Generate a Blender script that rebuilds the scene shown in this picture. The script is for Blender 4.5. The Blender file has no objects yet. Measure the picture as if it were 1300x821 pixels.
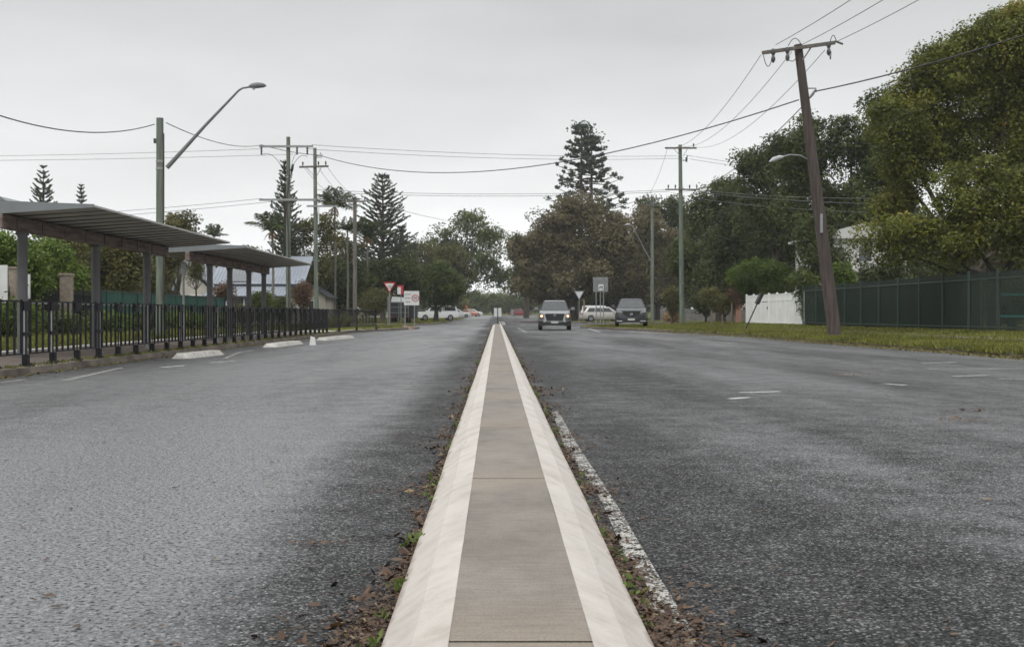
import bpy, math, random
import numpy as np
from mathutils import Vector, Matrix
random.seed(7)
R = math.radians
F = 1560.0; VX = 630.5; HY = 398.5; CAM = 0.9
sc = bpy.context.scene
col = sc.collection

def PX(x, y, Y):
    """photo pixel + real distance along the road -> world point"""
    return Vector(((x - VX) * Y / F, Y, CAM + (HY - y) * Y / F))

# ------------------------------------------------------------------ materials
def newmat(name):
    m = bpy.data.materials.new(name); m.use_nodes = True
    nt = m.node_tree
    for n in list(nt.nodes):
        if n.type != 'OUTPUT_MATERIAL': nt.nodes.remove(n)
    return m, nt, nt.nodes['Material Output'] if 'Material Output' in nt.nodes else nt.nodes[0]

def N(nt, t, **kw):
    n = nt.nodes.new(t)
    for k, v in kw.items():
        if k.startswith('i_'):
            n.inputs[k[2:].replace('_', ' ')].default_value = v
        else: setattr(n, k, v)
    return n
def L(nt, a, b): nt.links.new(a, b)

def ramp(nt, fac, stops):
    r = nt.nodes.new('ShaderNodeValToRGB')
    while len(r.color_ramp.elements) < len(stops): r.color_ramp.elements.new(0.5)
    for e, (p, c) in zip(r.color_ramp.elements, stops):
        e.position = p
        e.color = (c, c, c, 1) if isinstance(c, (int, float)) else (*c, 1)
    L(nt, fac, r.inputs[0]); return r

def pm(name, c, rough=0.6, metal=0.0, var=0.18, scale=3.0, bump=0.0, bscale=40.0, c2=None, spec=0.5, stretch=None):
    """painted / weathered surface: two noise scales mixed between two tones"""
    m, nt, out = newmat(name)
    b = N(nt, 'ShaderNodeBsdfPrincipled')
    b.inputs['Roughness'].default_value = rough; b.inputs['Metallic'].default_value = metal
    b.inputs['Specular IOR Level'].default_value = spec
    tc = N(nt, 'ShaderNodeTexCoord'); mp = N(nt, 'ShaderNodeMapping')
    if stretch: mp.inputs['Scale'].default_value = stretch
    L(nt, tc.outputs['Object'], mp.inputs[0])
    n1 = N(nt, 'ShaderNodeTexNoise'); n1.inputs['Scale'].default_value = scale; n1.inputs['Detail'].default_value = 6
    L(nt, mp.outputs[0], n1.inputs['Vector'])
    if c2 is None:
        lo = tuple(x * (1 - var) for x in c); hi = tuple(min(1, x * (1 + var)) for x in c)
    else: lo, hi = c, c2
    r = ramp(nt, n1.outputs['Fac'], [(0.32, lo), (0.68, hi)])
    L(nt, r.outputs[0], b.inputs['Base Color'])
    if bump:
        n2 = N(nt, 'ShaderNodeTexNoise'); n2.inputs['Scale'].default_value = bscale; n2.inputs['Detail'].default_value = 4
        L(nt, mp.outputs[0], n2.inputs['Vector'])
        bp = N(nt, 'ShaderNodeBump'); bp.inputs['Strength'].default_value = bump; bp.inputs['Distance'].default_value = 0.02
        L(nt, n2.outputs['Fac'], bp.inputs['Height']); L(nt, bp.outputs[0], b.inputs['Normal'])
    L(nt, b.outputs[0], out.inputs[0])
    return m

def emat(name, c, s):
    m, nt, out = newmat(name)
    e = N(nt, 'ShaderNodeEmission'); e.inputs[0].default_value = (*c, 1); e.inputs[1].default_value = s
    L(nt, e.outputs[0], out.inputs[0]); return m

def leafmat(name, dark, light, trans=0.3, accent=None):
    """leaf colour from the per-clump attribute 'tint'"""
    m, nt, out = newmat(name)
    at = N(nt, 'ShaderNodeAttribute'); at.attribute_name = 'tint'
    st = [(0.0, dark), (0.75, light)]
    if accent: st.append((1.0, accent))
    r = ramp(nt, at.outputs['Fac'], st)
    d = N(nt, 'ShaderNodeBsdfPrincipled'); d.inputs['Roughness'].default_value = 0.5; d.inputs['Specular IOR Level'].default_value = 0.3
    t = N(nt, 'ShaderNodeBsdfTranslucent')
    mx = N(nt, 'ShaderNodeMixShader'); mx.inputs[0].default_value = trans
    L(nt, r.outputs[0], d.inputs['Base Color']); L(nt, r.outputs[0], t.inputs[0])
    L(nt, d.outputs[0], mx.inputs[1]); L(nt, t.outputs[0], mx.inputs[2]); L(nt, mx.outputs[0], out.inputs[0])
    return m

def asphalt_mat():
    m, nt, out = newmat('asphalt')
    b = N(nt, 'ShaderNodeBsdfPrincipled')
    tc = N(nt, 'ShaderNodeTexCoord'); g = tc.outputs['Object']
    sep = N(nt, 'ShaderNodeSeparateXYZ'); L(nt, g, sep.inputs[0])
    # stone chips
    v = N(nt, 'ShaderNodeTexVoronoi'); v.inputs['Scale'].default_value = 112; L(nt, g, v.inputs['Vector'])
    sepc = N(nt, 'ShaderNodeSeparateColor'); L(nt, v.outputs['Color'], sepc.inputs[0])
    chip = ramp(nt, sepc.outputs[0], [(0.0, (0.005, 0.005, 0.006)), (0.45, (0.024, 0.024, 0.0255)), (0.75, (0.082, 0.082, 0.085)), (0.92, (0.19, 0.19, 0.193)), (1.0, (0.32, 0.315, 0.31))])
    gap = ramp(nt, v.outputs['Distance'], [(0.35, 1.0), (0.8, 0.25)])
    mul = N(nt, 'ShaderNodeMix', data_type='RGBA', blend_type='MULTIPLY'); mul.inputs[0].default_value = 0.8
    L(nt, chip.outputs[0], mul.inputs[6]); L(nt, gap.outputs[0], mul.inputs[7])
    # large patches, stretched along the traffic direction
    mp = N(nt, 'ShaderNodeMapping'); mp.inputs['Scale'].default_value = (0.55, 0.09, 1); L(nt, g, mp.inputs[0])
    n1 = N(nt, 'ShaderNodeTexNoise'); n1.inputs['Scale'].default_value = 1.0; n1.inputs['Detail'].default_value = 7; n1.inputs['Roughness'].default_value = 0.6
    L(nt, mp.outputs[0], n1.inputs['Vector'])
    n2 = N(nt, 'ShaderNodeTexNoise'); n2.inputs['Scale'].default_value = 2.6; n2.inputs['Detail'].default_value = 8; n2.inputs['Roughness'].default_value = 0.7
    L(nt, g, n2.inputs['Vector'])
    mid = N(nt, 'ShaderNodeTexNoise'); mid.inputs['Scale'].default_value = 22; mid.inputs['Detail'].default_value = 3
    L(nt, g, mid.inputs['Vector'])
    # wheel paths smoother than beside the median; their lighter colour is painted wet sheen
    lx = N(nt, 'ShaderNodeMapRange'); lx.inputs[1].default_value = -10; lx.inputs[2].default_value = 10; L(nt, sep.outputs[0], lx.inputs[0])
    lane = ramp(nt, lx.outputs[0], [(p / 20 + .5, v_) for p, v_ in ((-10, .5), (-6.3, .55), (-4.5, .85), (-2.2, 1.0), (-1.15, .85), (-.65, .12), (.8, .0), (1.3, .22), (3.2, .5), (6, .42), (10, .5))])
    a1 = N(nt, 'ShaderNodeMath', operation='MULTIPLY_ADD'); a1.inputs[1].default_value = 1.9; a1.inputs[2].default_value = -0.95
    L(nt, n1.outputs['Fac'], a1.inputs[0])
    a2 = N(nt, 'ShaderNodeMath', operation='MULTIPLY_ADD'); a2.inputs[1].default_value = 1.1; L(nt, n2.outputs['Fac'], a2.inputs[0]); L(nt, a1.outputs[0], a2.inputs[2])
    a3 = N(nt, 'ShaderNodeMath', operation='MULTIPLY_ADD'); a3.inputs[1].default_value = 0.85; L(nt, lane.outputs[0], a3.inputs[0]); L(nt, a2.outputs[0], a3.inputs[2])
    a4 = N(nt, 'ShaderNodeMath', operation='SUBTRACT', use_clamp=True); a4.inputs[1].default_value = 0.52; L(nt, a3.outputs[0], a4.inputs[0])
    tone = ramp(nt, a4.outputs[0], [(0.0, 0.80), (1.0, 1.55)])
    mul2 = N(nt, 'ShaderNodeMix', data_type='RGBA', blend_type='MULTIPLY'); mul2.inputs[0].default_value = 1.0
    mul2.clamp_result = False
    L(nt, mul.outputs[2], mul2.inputs[6])
    tcol = N(nt, 'ShaderNodeVectorMath', operation='SCALE'); tcol.inputs[3].default_value = 1.0
    # ramp colours are capped at 1, so scale afterwards
    mr = N(nt, 'ShaderNodeMapRange'); mr.inputs[3].default_value = 0.78; mr.inputs[4].default_value = 2.0; L(nt, a4.outputs[0], mr.inputs[0])  # chips lightened in colour where the wet sheen is painted in
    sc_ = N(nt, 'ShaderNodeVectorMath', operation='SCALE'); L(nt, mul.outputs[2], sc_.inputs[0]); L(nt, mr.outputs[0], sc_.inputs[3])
    painted_sheen = N(nt, 'ShaderNodeMix', data_type='RGBA'); pit = N(nt, 'ShaderNodeTexNoise'); pit.inputs['Scale'].default_value = 58; pit.inputs['Detail'].default_value = 3; pit.inputs['Roughness'].default_value = .6; L(nt, g, pit.inputs['Vector'])  # pale base colour with dark pits, painted to imitate wet sheen
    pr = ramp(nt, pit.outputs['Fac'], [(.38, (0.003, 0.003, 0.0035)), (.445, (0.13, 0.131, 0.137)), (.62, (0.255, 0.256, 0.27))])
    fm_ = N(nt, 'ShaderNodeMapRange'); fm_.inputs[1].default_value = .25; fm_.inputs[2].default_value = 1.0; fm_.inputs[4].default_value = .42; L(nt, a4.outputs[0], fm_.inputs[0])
    yr_ = N(nt, 'ShaderNodeMapRange'); yr_.inputs[1].default_value = 5.5; yr_.inputs[2].default_value = 13.0; yr_.inputs[3].default_value = 2.1; yr_.inputs[4].default_value = .3; L(nt, sep.outputs[1], yr_.inputs[0])  # painted sheen strongest on the near road, fading with distance
    fy_ = N(nt, 'ShaderNodeMath', operation='MULTIPLY', use_clamp=True); L(nt, fm_.outputs[0], fy_.inputs[0]); L(nt, yr_.outputs[0], fy_.inputs[1]); L(nt, fy_.outputs[0], painted_sheen.inputs[0]); L(nt, sc_.outputs[0], painted_sheen.inputs[6]); L(nt, pr.outputs[0], painted_sheen.inputs[7]); sc_ = painted_sheen
    # mid-scale mottling
    mr2 = N(nt, 'ShaderNodeMapRange'); mr2.inputs[1].default_value = 0.3; mr2.inputs[2].default_value = 0.7; mr2.inputs[3].default_value = 0.72; mr2.inputs[4].default_value = 1.28
    L(nt, mid.outputs['Fac'], mr2.inputs[0])
    sc2 = N(nt, 'ShaderNodeVectorMath', operation='SCALE'); L(nt, painted_sheen.outputs[2], sc2.inputs[0]); L(nt, mr2.outputs[0], sc2.inputs[3])
    L(nt, sc2.outputs[0], b.inputs['Base Color'])
    rr = N(nt, 'ShaderNodeMapRange'); rr.inputs[3].default_value = 0.70; rr.inputs[4].default_value = 0.30; L(nt, a4.outputs[0], rr.inputs[0])
    L(nt, rr.outputs[0], b.inputs['Roughness'])
    sr_ = N(nt, 'ShaderNodeMapRange'); sr_.inputs[3].default_value = 0.22; sr_.inputs[4].default_value = 0.75; L(nt, a4.outputs[0], sr_.inputs[0]); ps_ = ramp(nt, pit.outputs['Fac'], [(.38, 0.1), (.45, 1.0)]); sm_ = N(nt, 'ShaderNodeMath', operation='MULTIPLY'); L(nt, sr_.outputs[0], sm_.inputs[0]); L(nt, ps_.outputs[0], sm_.inputs[1]); L(nt, sm_.outputs[0], b.inputs['Specular IOR Level'])
    bp = N(nt, 'ShaderNodeBump'); bp.inputs['Strength'].default_value = 0.9; bp.inputs['Distance'].default_value = 0.007
    inv = N(nt, 'ShaderNodeMath', operation='SUBTRACT'); inv.inputs[0].default_value = 1.0; L(nt, v.outputs['Distance'], inv.inputs[1])
    L(nt, inv.outputs[0], bp.inputs['Height']); L(nt, bp.outputs[0], b.inputs['Normal'])
    L(nt, b.outputs[0], out.inputs[0])
    return m

def ground_mat(name, c1, c2, c3, s=1.2):
    m, nt, out = newmat(name)
    b = N(nt, 'ShaderNodeBsdfPrincipled'); b.inputs['Roughness'].default_value = 0.9; b.inputs['Specular IOR Level'].default_value = 0.1
    tc = N(nt, 'ShaderNodeTexCoord')
    n1 = N(nt, 'ShaderNodeTexNoise'); n1.inputs['Scale'].default_value = s; n1.inputs['Detail'].default_value = 8; n1.inputs['Roughness'].default_value = 0.7
    L(nt, tc.outputs['Object'], n1.inputs['Vector'])
    r = ramp(nt, n1.outputs['Fac'], [(0.3, c1), (0.5, c2), (0.72, c3)])
    n2 = N(nt, 'ShaderNodeTexNoise'); n2.inputs['Scale'].default_value = 30; n2.inputs['Detail'].default_value = 3
    L(nt, tc.outputs['Object'], n2.inputs['Vector'])
    bp = N(nt, 'ShaderNodeBump'); bp.inputs['Strength'].default_value = 0.8; bp.inputs['Distance'].default_value = 0.05
    L(nt, n2.outputs['Fac'], bp.inputs['Height']); L(nt, bp.outputs[0], b.inputs['Normal'])
    L(nt, r.outputs[0], b.inputs['Base Color']); L(nt, b.outputs[0], out.inputs[0]); return m

def worn_paint(name, c, under=(0.05, 0.05, 0.05), cover=0.5, s=38, s2=2.2):
    m, nt, out = newmat(name)
    b = N(nt, 'ShaderNodeBsdfPrincipled'); b.inputs['Roughness'].default_value = 0.6
    tc = N(nt, 'ShaderNodeTexCoord')
    n1 = N(nt, 'ShaderNodeTexNoise'); n1.inputs['Scale'].default_value = s; n1.inputs['Detail'].default_value = 5; n1.inputs['Roughness'].default_value = 0.7
    n2 = N(nt, 'ShaderNodeTexNoise'); n2.inputs['Scale'].default_value = s2; n2.inputs['Detail'].default_value = 4
    L(nt, tc.outputs['Object'], n1.inputs['Vector']); L(nt, tc.outputs['Object'], n2.inputs['Vector'])
    ad = N(nt, 'ShaderNodeMath', operation='MULTIPLY'); ad.inputs[1].default_value = .3; L(nt, n2.outputs['Fac'], ad.inputs[0])
    hf = N(nt, 'ShaderNodeMath', operation='MULTIPLY_ADD'); hf.inputs[1].default_value = 0.7; L(nt, n1.outputs['Fac'], hf.inputs[0]); L(nt, ad.outputs[0], hf.inputs[2])
    r = ramp(nt, hf.outputs[0], [(1 - cover - 0.03, 0.0), (1 - cover + 0.03, 1.0)])
    tr = N(nt, 'ShaderNodeBsdfTransparent'); mx = N(nt, 'ShaderNodeMixShader')
    b.inputs['Base Color'].default_value = (*c, 1)
    L(nt, r.outputs[0], mx.inputs[0]); L(nt, tr.outputs[0], mx.inputs[1]); L(nt, b.outputs[0], mx.inputs[2]); L(nt, mx.outputs[0], out.inputs[0])
    return m

def median_white():
    m, nt, out = newmat('white_kerb_paint')
    b = N(nt, 'ShaderNodeBsdfPrincipled'); b.inputs['Roughness'].default_value = 0.62
    tc = N(nt, 'ShaderNodeTexCoord')
    def noise(s, d, st):
        mp = N(nt, 'ShaderNodeMapping'); mp.inputs['Scale'].default_value = st; L(nt, tc.outputs['Object'], mp.inputs[0])
        n = N(nt, 'ShaderNodeTexNoise'); n.inputs['Scale'].default_value = s; n.inputs['Detail'].default_value = d; n.inputs['Roughness'].default_value = 0.65
        L(nt, mp.outputs[0], n.inputs['Vector']); return n
    a = noise(5, 8, (1, 1, 1)); c = noise(6, 6, (1, 1.6, 1)); f = noise(170, 2, (1, 1, 1))
    r1 = ramp(nt, a.outputs['Fac'], [(0.28, (0.37, 0.325, 0.285)), (0.46, (0.495, 0.455, 0.415)), (0.75, (0.575, 0.54, 0.50))])
    r2 = ramp(nt, c.outputs['Fac'], [(0.30, 0.88), (0.5, 1.0)])
    r3 = ramp(nt, f.outputs['Fac'], [(0.30, 0.8), (0.45, 1.0)])
    m1 = N(nt, 'ShaderNodeMix', data_type='RGBA', blend_type='MULTIPLY'); m1.inputs[0].default_value = 1
    m2 = N(nt, 'ShaderNodeMix', data_type='RGBA', blend_type='MULTIPLY'); m2.inputs[0].default_value = 1
    L(nt, r1.outputs[0], m1.inputs[6]); L(nt, r2.outputs[0], m1.inputs[7]); L(nt, m1.outputs[2], m2.inputs[6]); L(nt, r3.outputs[0], m2.inputs[7])
    chip = noise(34, 5, (1, 0.7, 1)); grime = noise(2.3, 8, (1, .5, 1)); hair = noise(3.2, 2, (3.0, .35, 1))
    rc = ramp(nt, chip.outputs['Fac'], [(0.66, 0.0), (0.70, 0.75)]); rg_ = ramp(nt, grime.outputs['Fac'], [(0.48, 0.0), (0.72, 0.5)])
    rh = ramp(nt, hair.outputs['Fac'], [(0.488, 0.0), (0.5, 0.0), (0.512, 0.0)])
    m3 = N(nt, 'ShaderNodeMix', data_type='RGBA'); m3.inputs[7].default_value = (0.30, 0.26, 0.22, 1); L(nt, rc.outputs[0], m3.inputs[0]); L(nt, m2.outputs[2], m3.inputs[6])
    m4 = N(nt, 'ShaderNodeMix', data_type='RGBA'); m4.inputs[7].default_value = (0.40, 0.36, 0.32, 1); L(nt, rg_.outputs[0], m4.inputs[0]); L(nt, m3.outputs[2], m4.inputs[6])
    m5 = N(nt, 'ShaderNodeMix', data_type='RGBA'); m5.inputs[7].default_value = (0.80, 0.77, 0.73, 1); L(nt, rh.outputs[0], m5.inputs[0]); L(nt, m4.outputs[2], m5.inputs[6])
    scuff = noise(1.0, 4, (22, 1.1, 1)); rs = ramp(nt, scuff.outputs['Fac'], [(0.60, 0.0), (0.66, 0.35)]); pt = noise(1.1, 2, (1, .6, 1)); rp = ramp(nt, pt.outputs['Fac'], [(.5, 0.0), (.58, 1.0)])
    ms = N(nt, 'ShaderNodeMath', operation='MULTIPLY'); L(nt, rs.outputs[0], ms.inputs[0]); L(nt, rp.outputs[0], ms.inputs[1])
    m6 = N(nt, 'ShaderNodeMix', data_type='RGBA'); m6.inputs[7].default_value = (0.17, 0.155, 0.14, 1); L(nt, ms.outputs[0], m6.inputs[0]); L(nt, m5.outputs[2], m6.inputs[6])
    # soil splashed on the foot of the kerb
    sx = N(nt, 'ShaderNodeSeparateXYZ'); L(nt, tc.outputs['Object'], sx.inputs[0]); hz_ = N(nt, 'ShaderNodeMath', operation='MULTIPLY_ADD'); hz_.inputs[1].default_value = -.09; L(nt, a.outputs['Fac'], hz_.inputs[0]); L(nt, sx.outputs[2], hz_.inputs[2])
    rz__ = ramp(nt, hz_.outputs[0], [(0.0, .7), (.012, 0.0)]); m7 = N(nt, 'ShaderNodeMix', data_type='RGBA'); m7.inputs[7].default_value = (0.20, 0.155, 0.115, 1); L(nt, rz__.outputs[0], m7.inputs[0]); L(nt, m6.outputs[2], m7.inputs[6])
    L(nt, m7.outputs[2], b.inputs['Base Color'])
    bp = N(nt, 'ShaderNodeBump'); bp.inputs['Strength'].default_value = 0.35; bp.inputs['Distance'].default_value = 0.003
    L(nt, f.outputs['Fac'], bp.inputs['Height']); L(nt, bp.outputs[0], b.inputs['Normal'])
    L(nt, b.outputs[0], out.inputs[0]); return m

def median_grey():
    m, nt, out = newmat('median_concrete')
    b = N(nt, 'ShaderNodeBsdfPrincipled'); b.inputs['Roughness'].default_value = 0.75
    tc = N(nt, 'ShaderNodeTexCoord')
    def noise(s, d, st, off=(0, 0, 0)):
        mp = N(nt, 'ShaderNodeMapping'); mp.inputs['Scale'].default_value = st; mp.inputs['Location'].default_value = off
        L(nt, tc.outputs['Object'], mp.inputs[0])
        n = N(nt, 'ShaderNodeTexNoise'); n.inputs['Scale'].default_value = s; n.inputs['Detail'].default_value = d; n.inputs['Roughness'].default_value = 0.65
        L(nt, mp.outputs[0], n.inputs['Vector']); return n
    a = noise(3, 8, (1, 0.6, 1)); br = noise(14, 5, (0.4, 5, 1)); f = noise(210, 2, (1, 1, 1))
    r1 = ramp(nt, a.outputs['Fac'], [(0.3, (0.145, 0.124, 0.105)), (0.5, (0.215, 0.188, 0.163)), (0.75, (0.28, 0.25, 0.22))])
    r2 = ramp(nt, br.outputs['Fac'], [(0.3, 0.72), (0.6, 1.0)]); r3 = ramp(nt, f.outputs['Fac'], [(0.3, 0.55), (0.5, 1.0)])
    # tan stain round each joint (joints every 2.8 m)
    sp = N(nt, 'ShaderNodeSeparateXYZ'); L(nt, tc.outputs['Object'], sp.inputs[0])
    wob = N(nt, 'ShaderNodeMath', operation='MULTIPLY_ADD'); wob.inputs[1].default_value = 0.35; L(nt, a.outputs['Fac'], wob.inputs[0]); L(nt, sp.outputs[1], wob.inputs[2])
    ad = N(nt, 'ShaderNodeMath', operation='SUBTRACT'); ad.inputs[1].default_value = 5.62 - 0.0 + 0.175 - 1.4; L(nt, wob.outputs[0], ad.inputs[0])
    fm = N(nt, 'ShaderNodeMath', operation='FLOORED_MODULO'); fm.inputs[1].default_value = 2.8; L(nt, ad.outputs[0], fm.inputs[0])
    ds = N(nt, 'ShaderNodeMath', operation='SUBTRACT'); ds.inputs[1].default_value = 1.4; L(nt, fm.outputs[0], ds.inputs[0])
    ab = N(nt, 'ShaderNodeMath', operation='ABSOLUTE'); L(nt, ds.outputs[0], ab.inputs[0])
    st = ramp(nt, ab.outputs[0], [(0.0, 0.75), (0.16, 0.55), (0.5, 0.0)])
    m1 = N(nt, 'ShaderNodeMix', data_type='RGBA', blend_type='MULTIPLY'); m1.inputs[0].default_value = 1
    m2 = N(nt, 'ShaderNodeMix', data_type='RGBA', blend_type='MULTIPLY'); m2.inputs[0].default_value = 1
    m3 = N(nt, 'ShaderNodeMix', data_type='RGBA'); m3.inputs[7].default_value = (0.27, 0.225, 0.175, 1)
    L(nt, st.outputs[0], m3.inputs[0]); L(nt, r1.outputs[0], m3.inputs[6])
    L(nt, m3.outputs[2], m1.inputs[6]); L(nt, r2.outputs[0], m1.inputs[7]); L(nt, m1.outputs[2], m2.inputs[6]); L(nt, r3.outputs[0], m2.inputs[7])
    L(nt, m2.outputs[2], b.inputs['Base Color'])
    bp = N(nt, 'ShaderNodeBump'); bp.inputs['Strength'].default_value = 0.4; bp.inputs['Distance'].default_value = 0.003
    L(nt, br.outputs['Fac'], bp.inputs['Height']); L(nt, bp.outputs[0], b.inputs['Normal'])
    L(nt, b.outputs[0], out.inputs[0]); return m

M = {}
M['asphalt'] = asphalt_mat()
M['grass'] = ground_mat('grass_ground', (0.045, 0.04, 0.018), (0.09, 0.098, 0.024), (0.17, 0.17, 0.045))
M['dirt'] = ground_mat('dirty_concrete', (0.09, 0.075, 0.06), (0.14, 0.125, 0.105), (0.19, 0.17, 0.15), 2.5)
M['paving'] = ground_mat('brown_paving', (0.10, 0.085, 0.072), (0.145, 0.12, 0.105), (0.19, 0.155, 0.13), 1.6)
M['pale_concrete'] = pm('pale_concrete', (0.42, 0.41, 0.39), 0.8, var=0.15, scale=2, bump=0.2)
M['kerb'] = pm('kerb_concrete', (0.07, 0.055, 0.045), 0.85, c2=(0.19, 0.16, 0.13), scale=2.2, bump=0.5, bscale=25)
M['mw'] = median_white(); M['mg'] = median_grey()
M['island'] = pm('dull_white_concrete', (0.33, 0.31, 0.28), .8, c2=(0.56, 0.54, 0.50), scale=5, bump=.3)
M['line'] = worn_paint('worn_white_line', (0.47, 0.455, 0.42), cover=0.49, s=75, s2=9)
M['faint_line'] = worn_paint('faint_white_line', (0.55, 0.55, 0.54), cover=0.52, s=30)
M['orange_line'] = worn_paint('faded_orange_mark', (0.45, 0.33, 0.24), cover=0.47, s=30)
M['blue_mark'] = worn_paint('faded_blue_mark', (0.06, 0.17, 0.28), cover=0.45, s=25)
M['black_steel'] = pm('black_powder_coat', (0.007, 0.007, 0.010), 0.5, var=0.3, spec=.3)
M['galv'] = pm('galvanised_steel', (0.33, 0.34, 0.35), 0.45, 0.6, var=0.15, scale=8)
M['shelter_grey'] = pm('shelter_grey_steel', (0.115, 0.115, 0.125), 0.5, var=0.12, scale=4, bump=0.05)
M['roof_under'] = pm('roof_sheet_grey', (0.44, 0.43, 0.42), 0.45, var=0.1, scale=1.5, spec=0.6)
M['roof_fascia'] = pm('fascia_grey', (0.20, 0.215, 0.225), 0.45, var=0.1, scale=2)
M['beam_timber'] = pm('weathered_beam', (0.12, 0.085, 0.07), 0.8, c2=(0.27, 0.215, 0.19), scale=3, bump=0.3, stretch=(1, 0.5, 4))
M['pole_green'] = pm('treated_pole_green', (0.095, 0.115, 0.095), 0.8, c2=(0.19, 0.225, 0.18), scale=2.5, bump=0.3, stretch=(4, 4, 0.4))
M['pole_brown'] = pm('weathered_pole_brown', (0.040, 0.030, 0.027), 0.8, c2=(0.10, 0.076, 0.068), scale=3, bump=0.5, stretch=(5, 5, 0.35))
M['pole_grey'] = pm('weathered_pole_grey', (0.10, 0.085, 0.075), 0.85, c2=(0.19, 0.175, 0.155), scale=3, bump=0.4, stretch=(5, 5, 0.35))
M['insulator'] = pm('brown_grey_porcelain', (0.07, 0.07, 0.075), 0.3, var=0.2)
M['cable'] = pm('black_cable', (0.02, 0.02, 0.022), 0.6)
M['grey_wire'] = pm('grey_wire', (0.10, 0.10, 0.105), 0.5)
M['lamp_grey'] = pm('lamp_grey', (0.16, 0.165, 0.17), 0.45)
M['lens'] = pm('lamp_lens', (0.45, 0.46, 0.47), 0.2)
M['white_paint'] = pm('white_paint', (0.84, 0.84, 0.83), 0.5, var=0.06, scale=1.5)
M['green_steel'] = pm('dark_green_steel', (0.007, 0.020, 0.013), 0.5, var=0.2)
M['green_mesh'] = pm('dark_green_screen', (0.005, 0.015, 0.009), 0.9, var=0.5, scale=0.6)
M['green_sheet'] = pm('green_fence_sheet', (0.015, 0.075, 0.060), 0.5, var=0.2, scale=0.8)
M['green_rail'] = pm('green_grey_rail', (0.028, 0.052, 0.04), 0.5, var=0.1)
M['bark'] = pm('brown_bark', (0.045, 0.035, 0.028), 0.9, c2=(0.11, 0.092, 0.075), scale=4, bump=0.6, stretch=(3, 3, 0.6))
M['bark_pale'] = pm('pale_grey_bark', (0.13, 0.12, 0.105), 0.9, c2=(0.24, 0.22, 0.19), scale=4, bump=0.5, stretch=(3, 3, 0.6))
M['bark_dark'] = pm('dark_bark', (0.02, 0.017, 0.014), 0.9, c2=(0.05, 0.042, 0.035), scale=4, bump=0.5, stretch=(3, 3, 0.6))
M['roof_metal'] = pm('blue_grey_roof', (0.22, 0.245, 0.285), 0.45, var=0.1, scale=0.8)
M['roof_dark'] = pm('dark_gutter', (0.04, 0.045, 0.055), 0.5)
M['cream_wall'] = pm('cream_weatherboard', (0.50, 0.47, 0.41), 0.7, var=0.08, scale=1)
M['pale_wall'] = pm('pale_building_wall', (0.62, 0.61, 0.60), 0.6, var=0.06, scale=0.6)
M['brick'] = pm('brown_brick', (0.22, 0.18, 0.15), 0.85, c2=(0.32, 0.27, 0.22), scale=9, bump=0.3)
M['glass'] = pm('dark_glass', (0.035, 0.045, 0.05), 0.08, var=0.1, spec=0.9)
M['glass_car'] = pm('car_glass', (0.025, 0.032, 0.035), 0.07, var=0.1, spec=.6)
M['tyre'] = pm('tyre_rubber', (0.012, 0.012, 0.013), 0.8)
M['rim'] = pm('alloy_rim', (0.32, 0.33, 0.34), 0.3, 0.8)
M['paint_silver'] = pm('silver_grey_car_paint', (0.24, 0.245, 0.255), 0.28, 0.5, var=0.04, spec=0.7)
M['paint_dark'] = pm('gunmetal_car_paint', (0.075, 0.08, 0.09), 0.24, 0.5, var=0.04, spec=0.7)
M['paint_white'] = pm('white_car_paint', (0.66, 0.67, 0.68), 0.3, 0.0, var=0.03, spec=0.6)
M['paint_beige'] = pm('pale_champagne_car_paint', (0.46, 0.44, 0.42), 0.3, 0.2, var=0.03, spec=0.6)
M['paint_red'] = pm('dark_red_car_paint', (0.22, 0.03, 0.035), 0.3, 0.0, var=0.05, spec=0.6)
M['paint_orange'] = pm('faded_orange_car_paint', (0.42, 0.17, 0.10), 0.4, 0.0, var=0.1)
M['trim'] = pm('black_plastic_trim', (0.015, 0.015, 0.016), 0.55)
M['chrome'] = pm('chrome', (0.55, 0.56, 0.57), 0.2, 0.9, var=0.03)
M['plate'] = pm('number_plate', (0.55, 0.55, 0.52), 0.5, var=0.03)
M['lamp_clear'] = pm('clear_headlamp', (0.30, 0.31, 0.32), 0.15, 0.2, var=0.1)
M['lamp_on'] = emat('lit_headlamp', (1.0, 0.60, 0.34), 2.2)
M['tail'] = pm('red_lamp', (0.35, 0.02, 0.02), 0.25)
M['sign_white'] = pm('sign_white', (0.66, 0.67, 0.67), 0.45, var=0.05)
M['sign_back'] = pm('sign_aluminium_back', (0.27, 0.285, 0.29), 0.5, 0.4, var=0.08)
M['sign_red'] = pm('sign_red', (0.42, 0.03, 0.035), 0.45, var=0.06)
M['sign_black'] = pm('sign_black', (0.02, 0.02, 0.022), 0.5)
M['yellow'] = pm('sign_yellow', (0.65, 0.42, 0.03), 0.5)
M['bright_green'] = pm('play_green', (0.08, 0.40, 0.07), 0.5)
M['bright_blue'] = pm('play_blue', (0.03, 0.17, 0.40), 0.5)
M['bright_teal'] = pm('play_teal', (0.03, 0.33, 0.30), 0.5)
M['orange'] = pm('orange_plastic', (0.6, 0.16, 0.05), 0.5)
M['truck_black'] = pm('truck_black', (0.010, 0.011, 0.014), 0.5)
M['timber'] = pm('raw_timber', (0.18, 0.13, 0.09), 0.8, var=0.3, bump=0.2)

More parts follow.
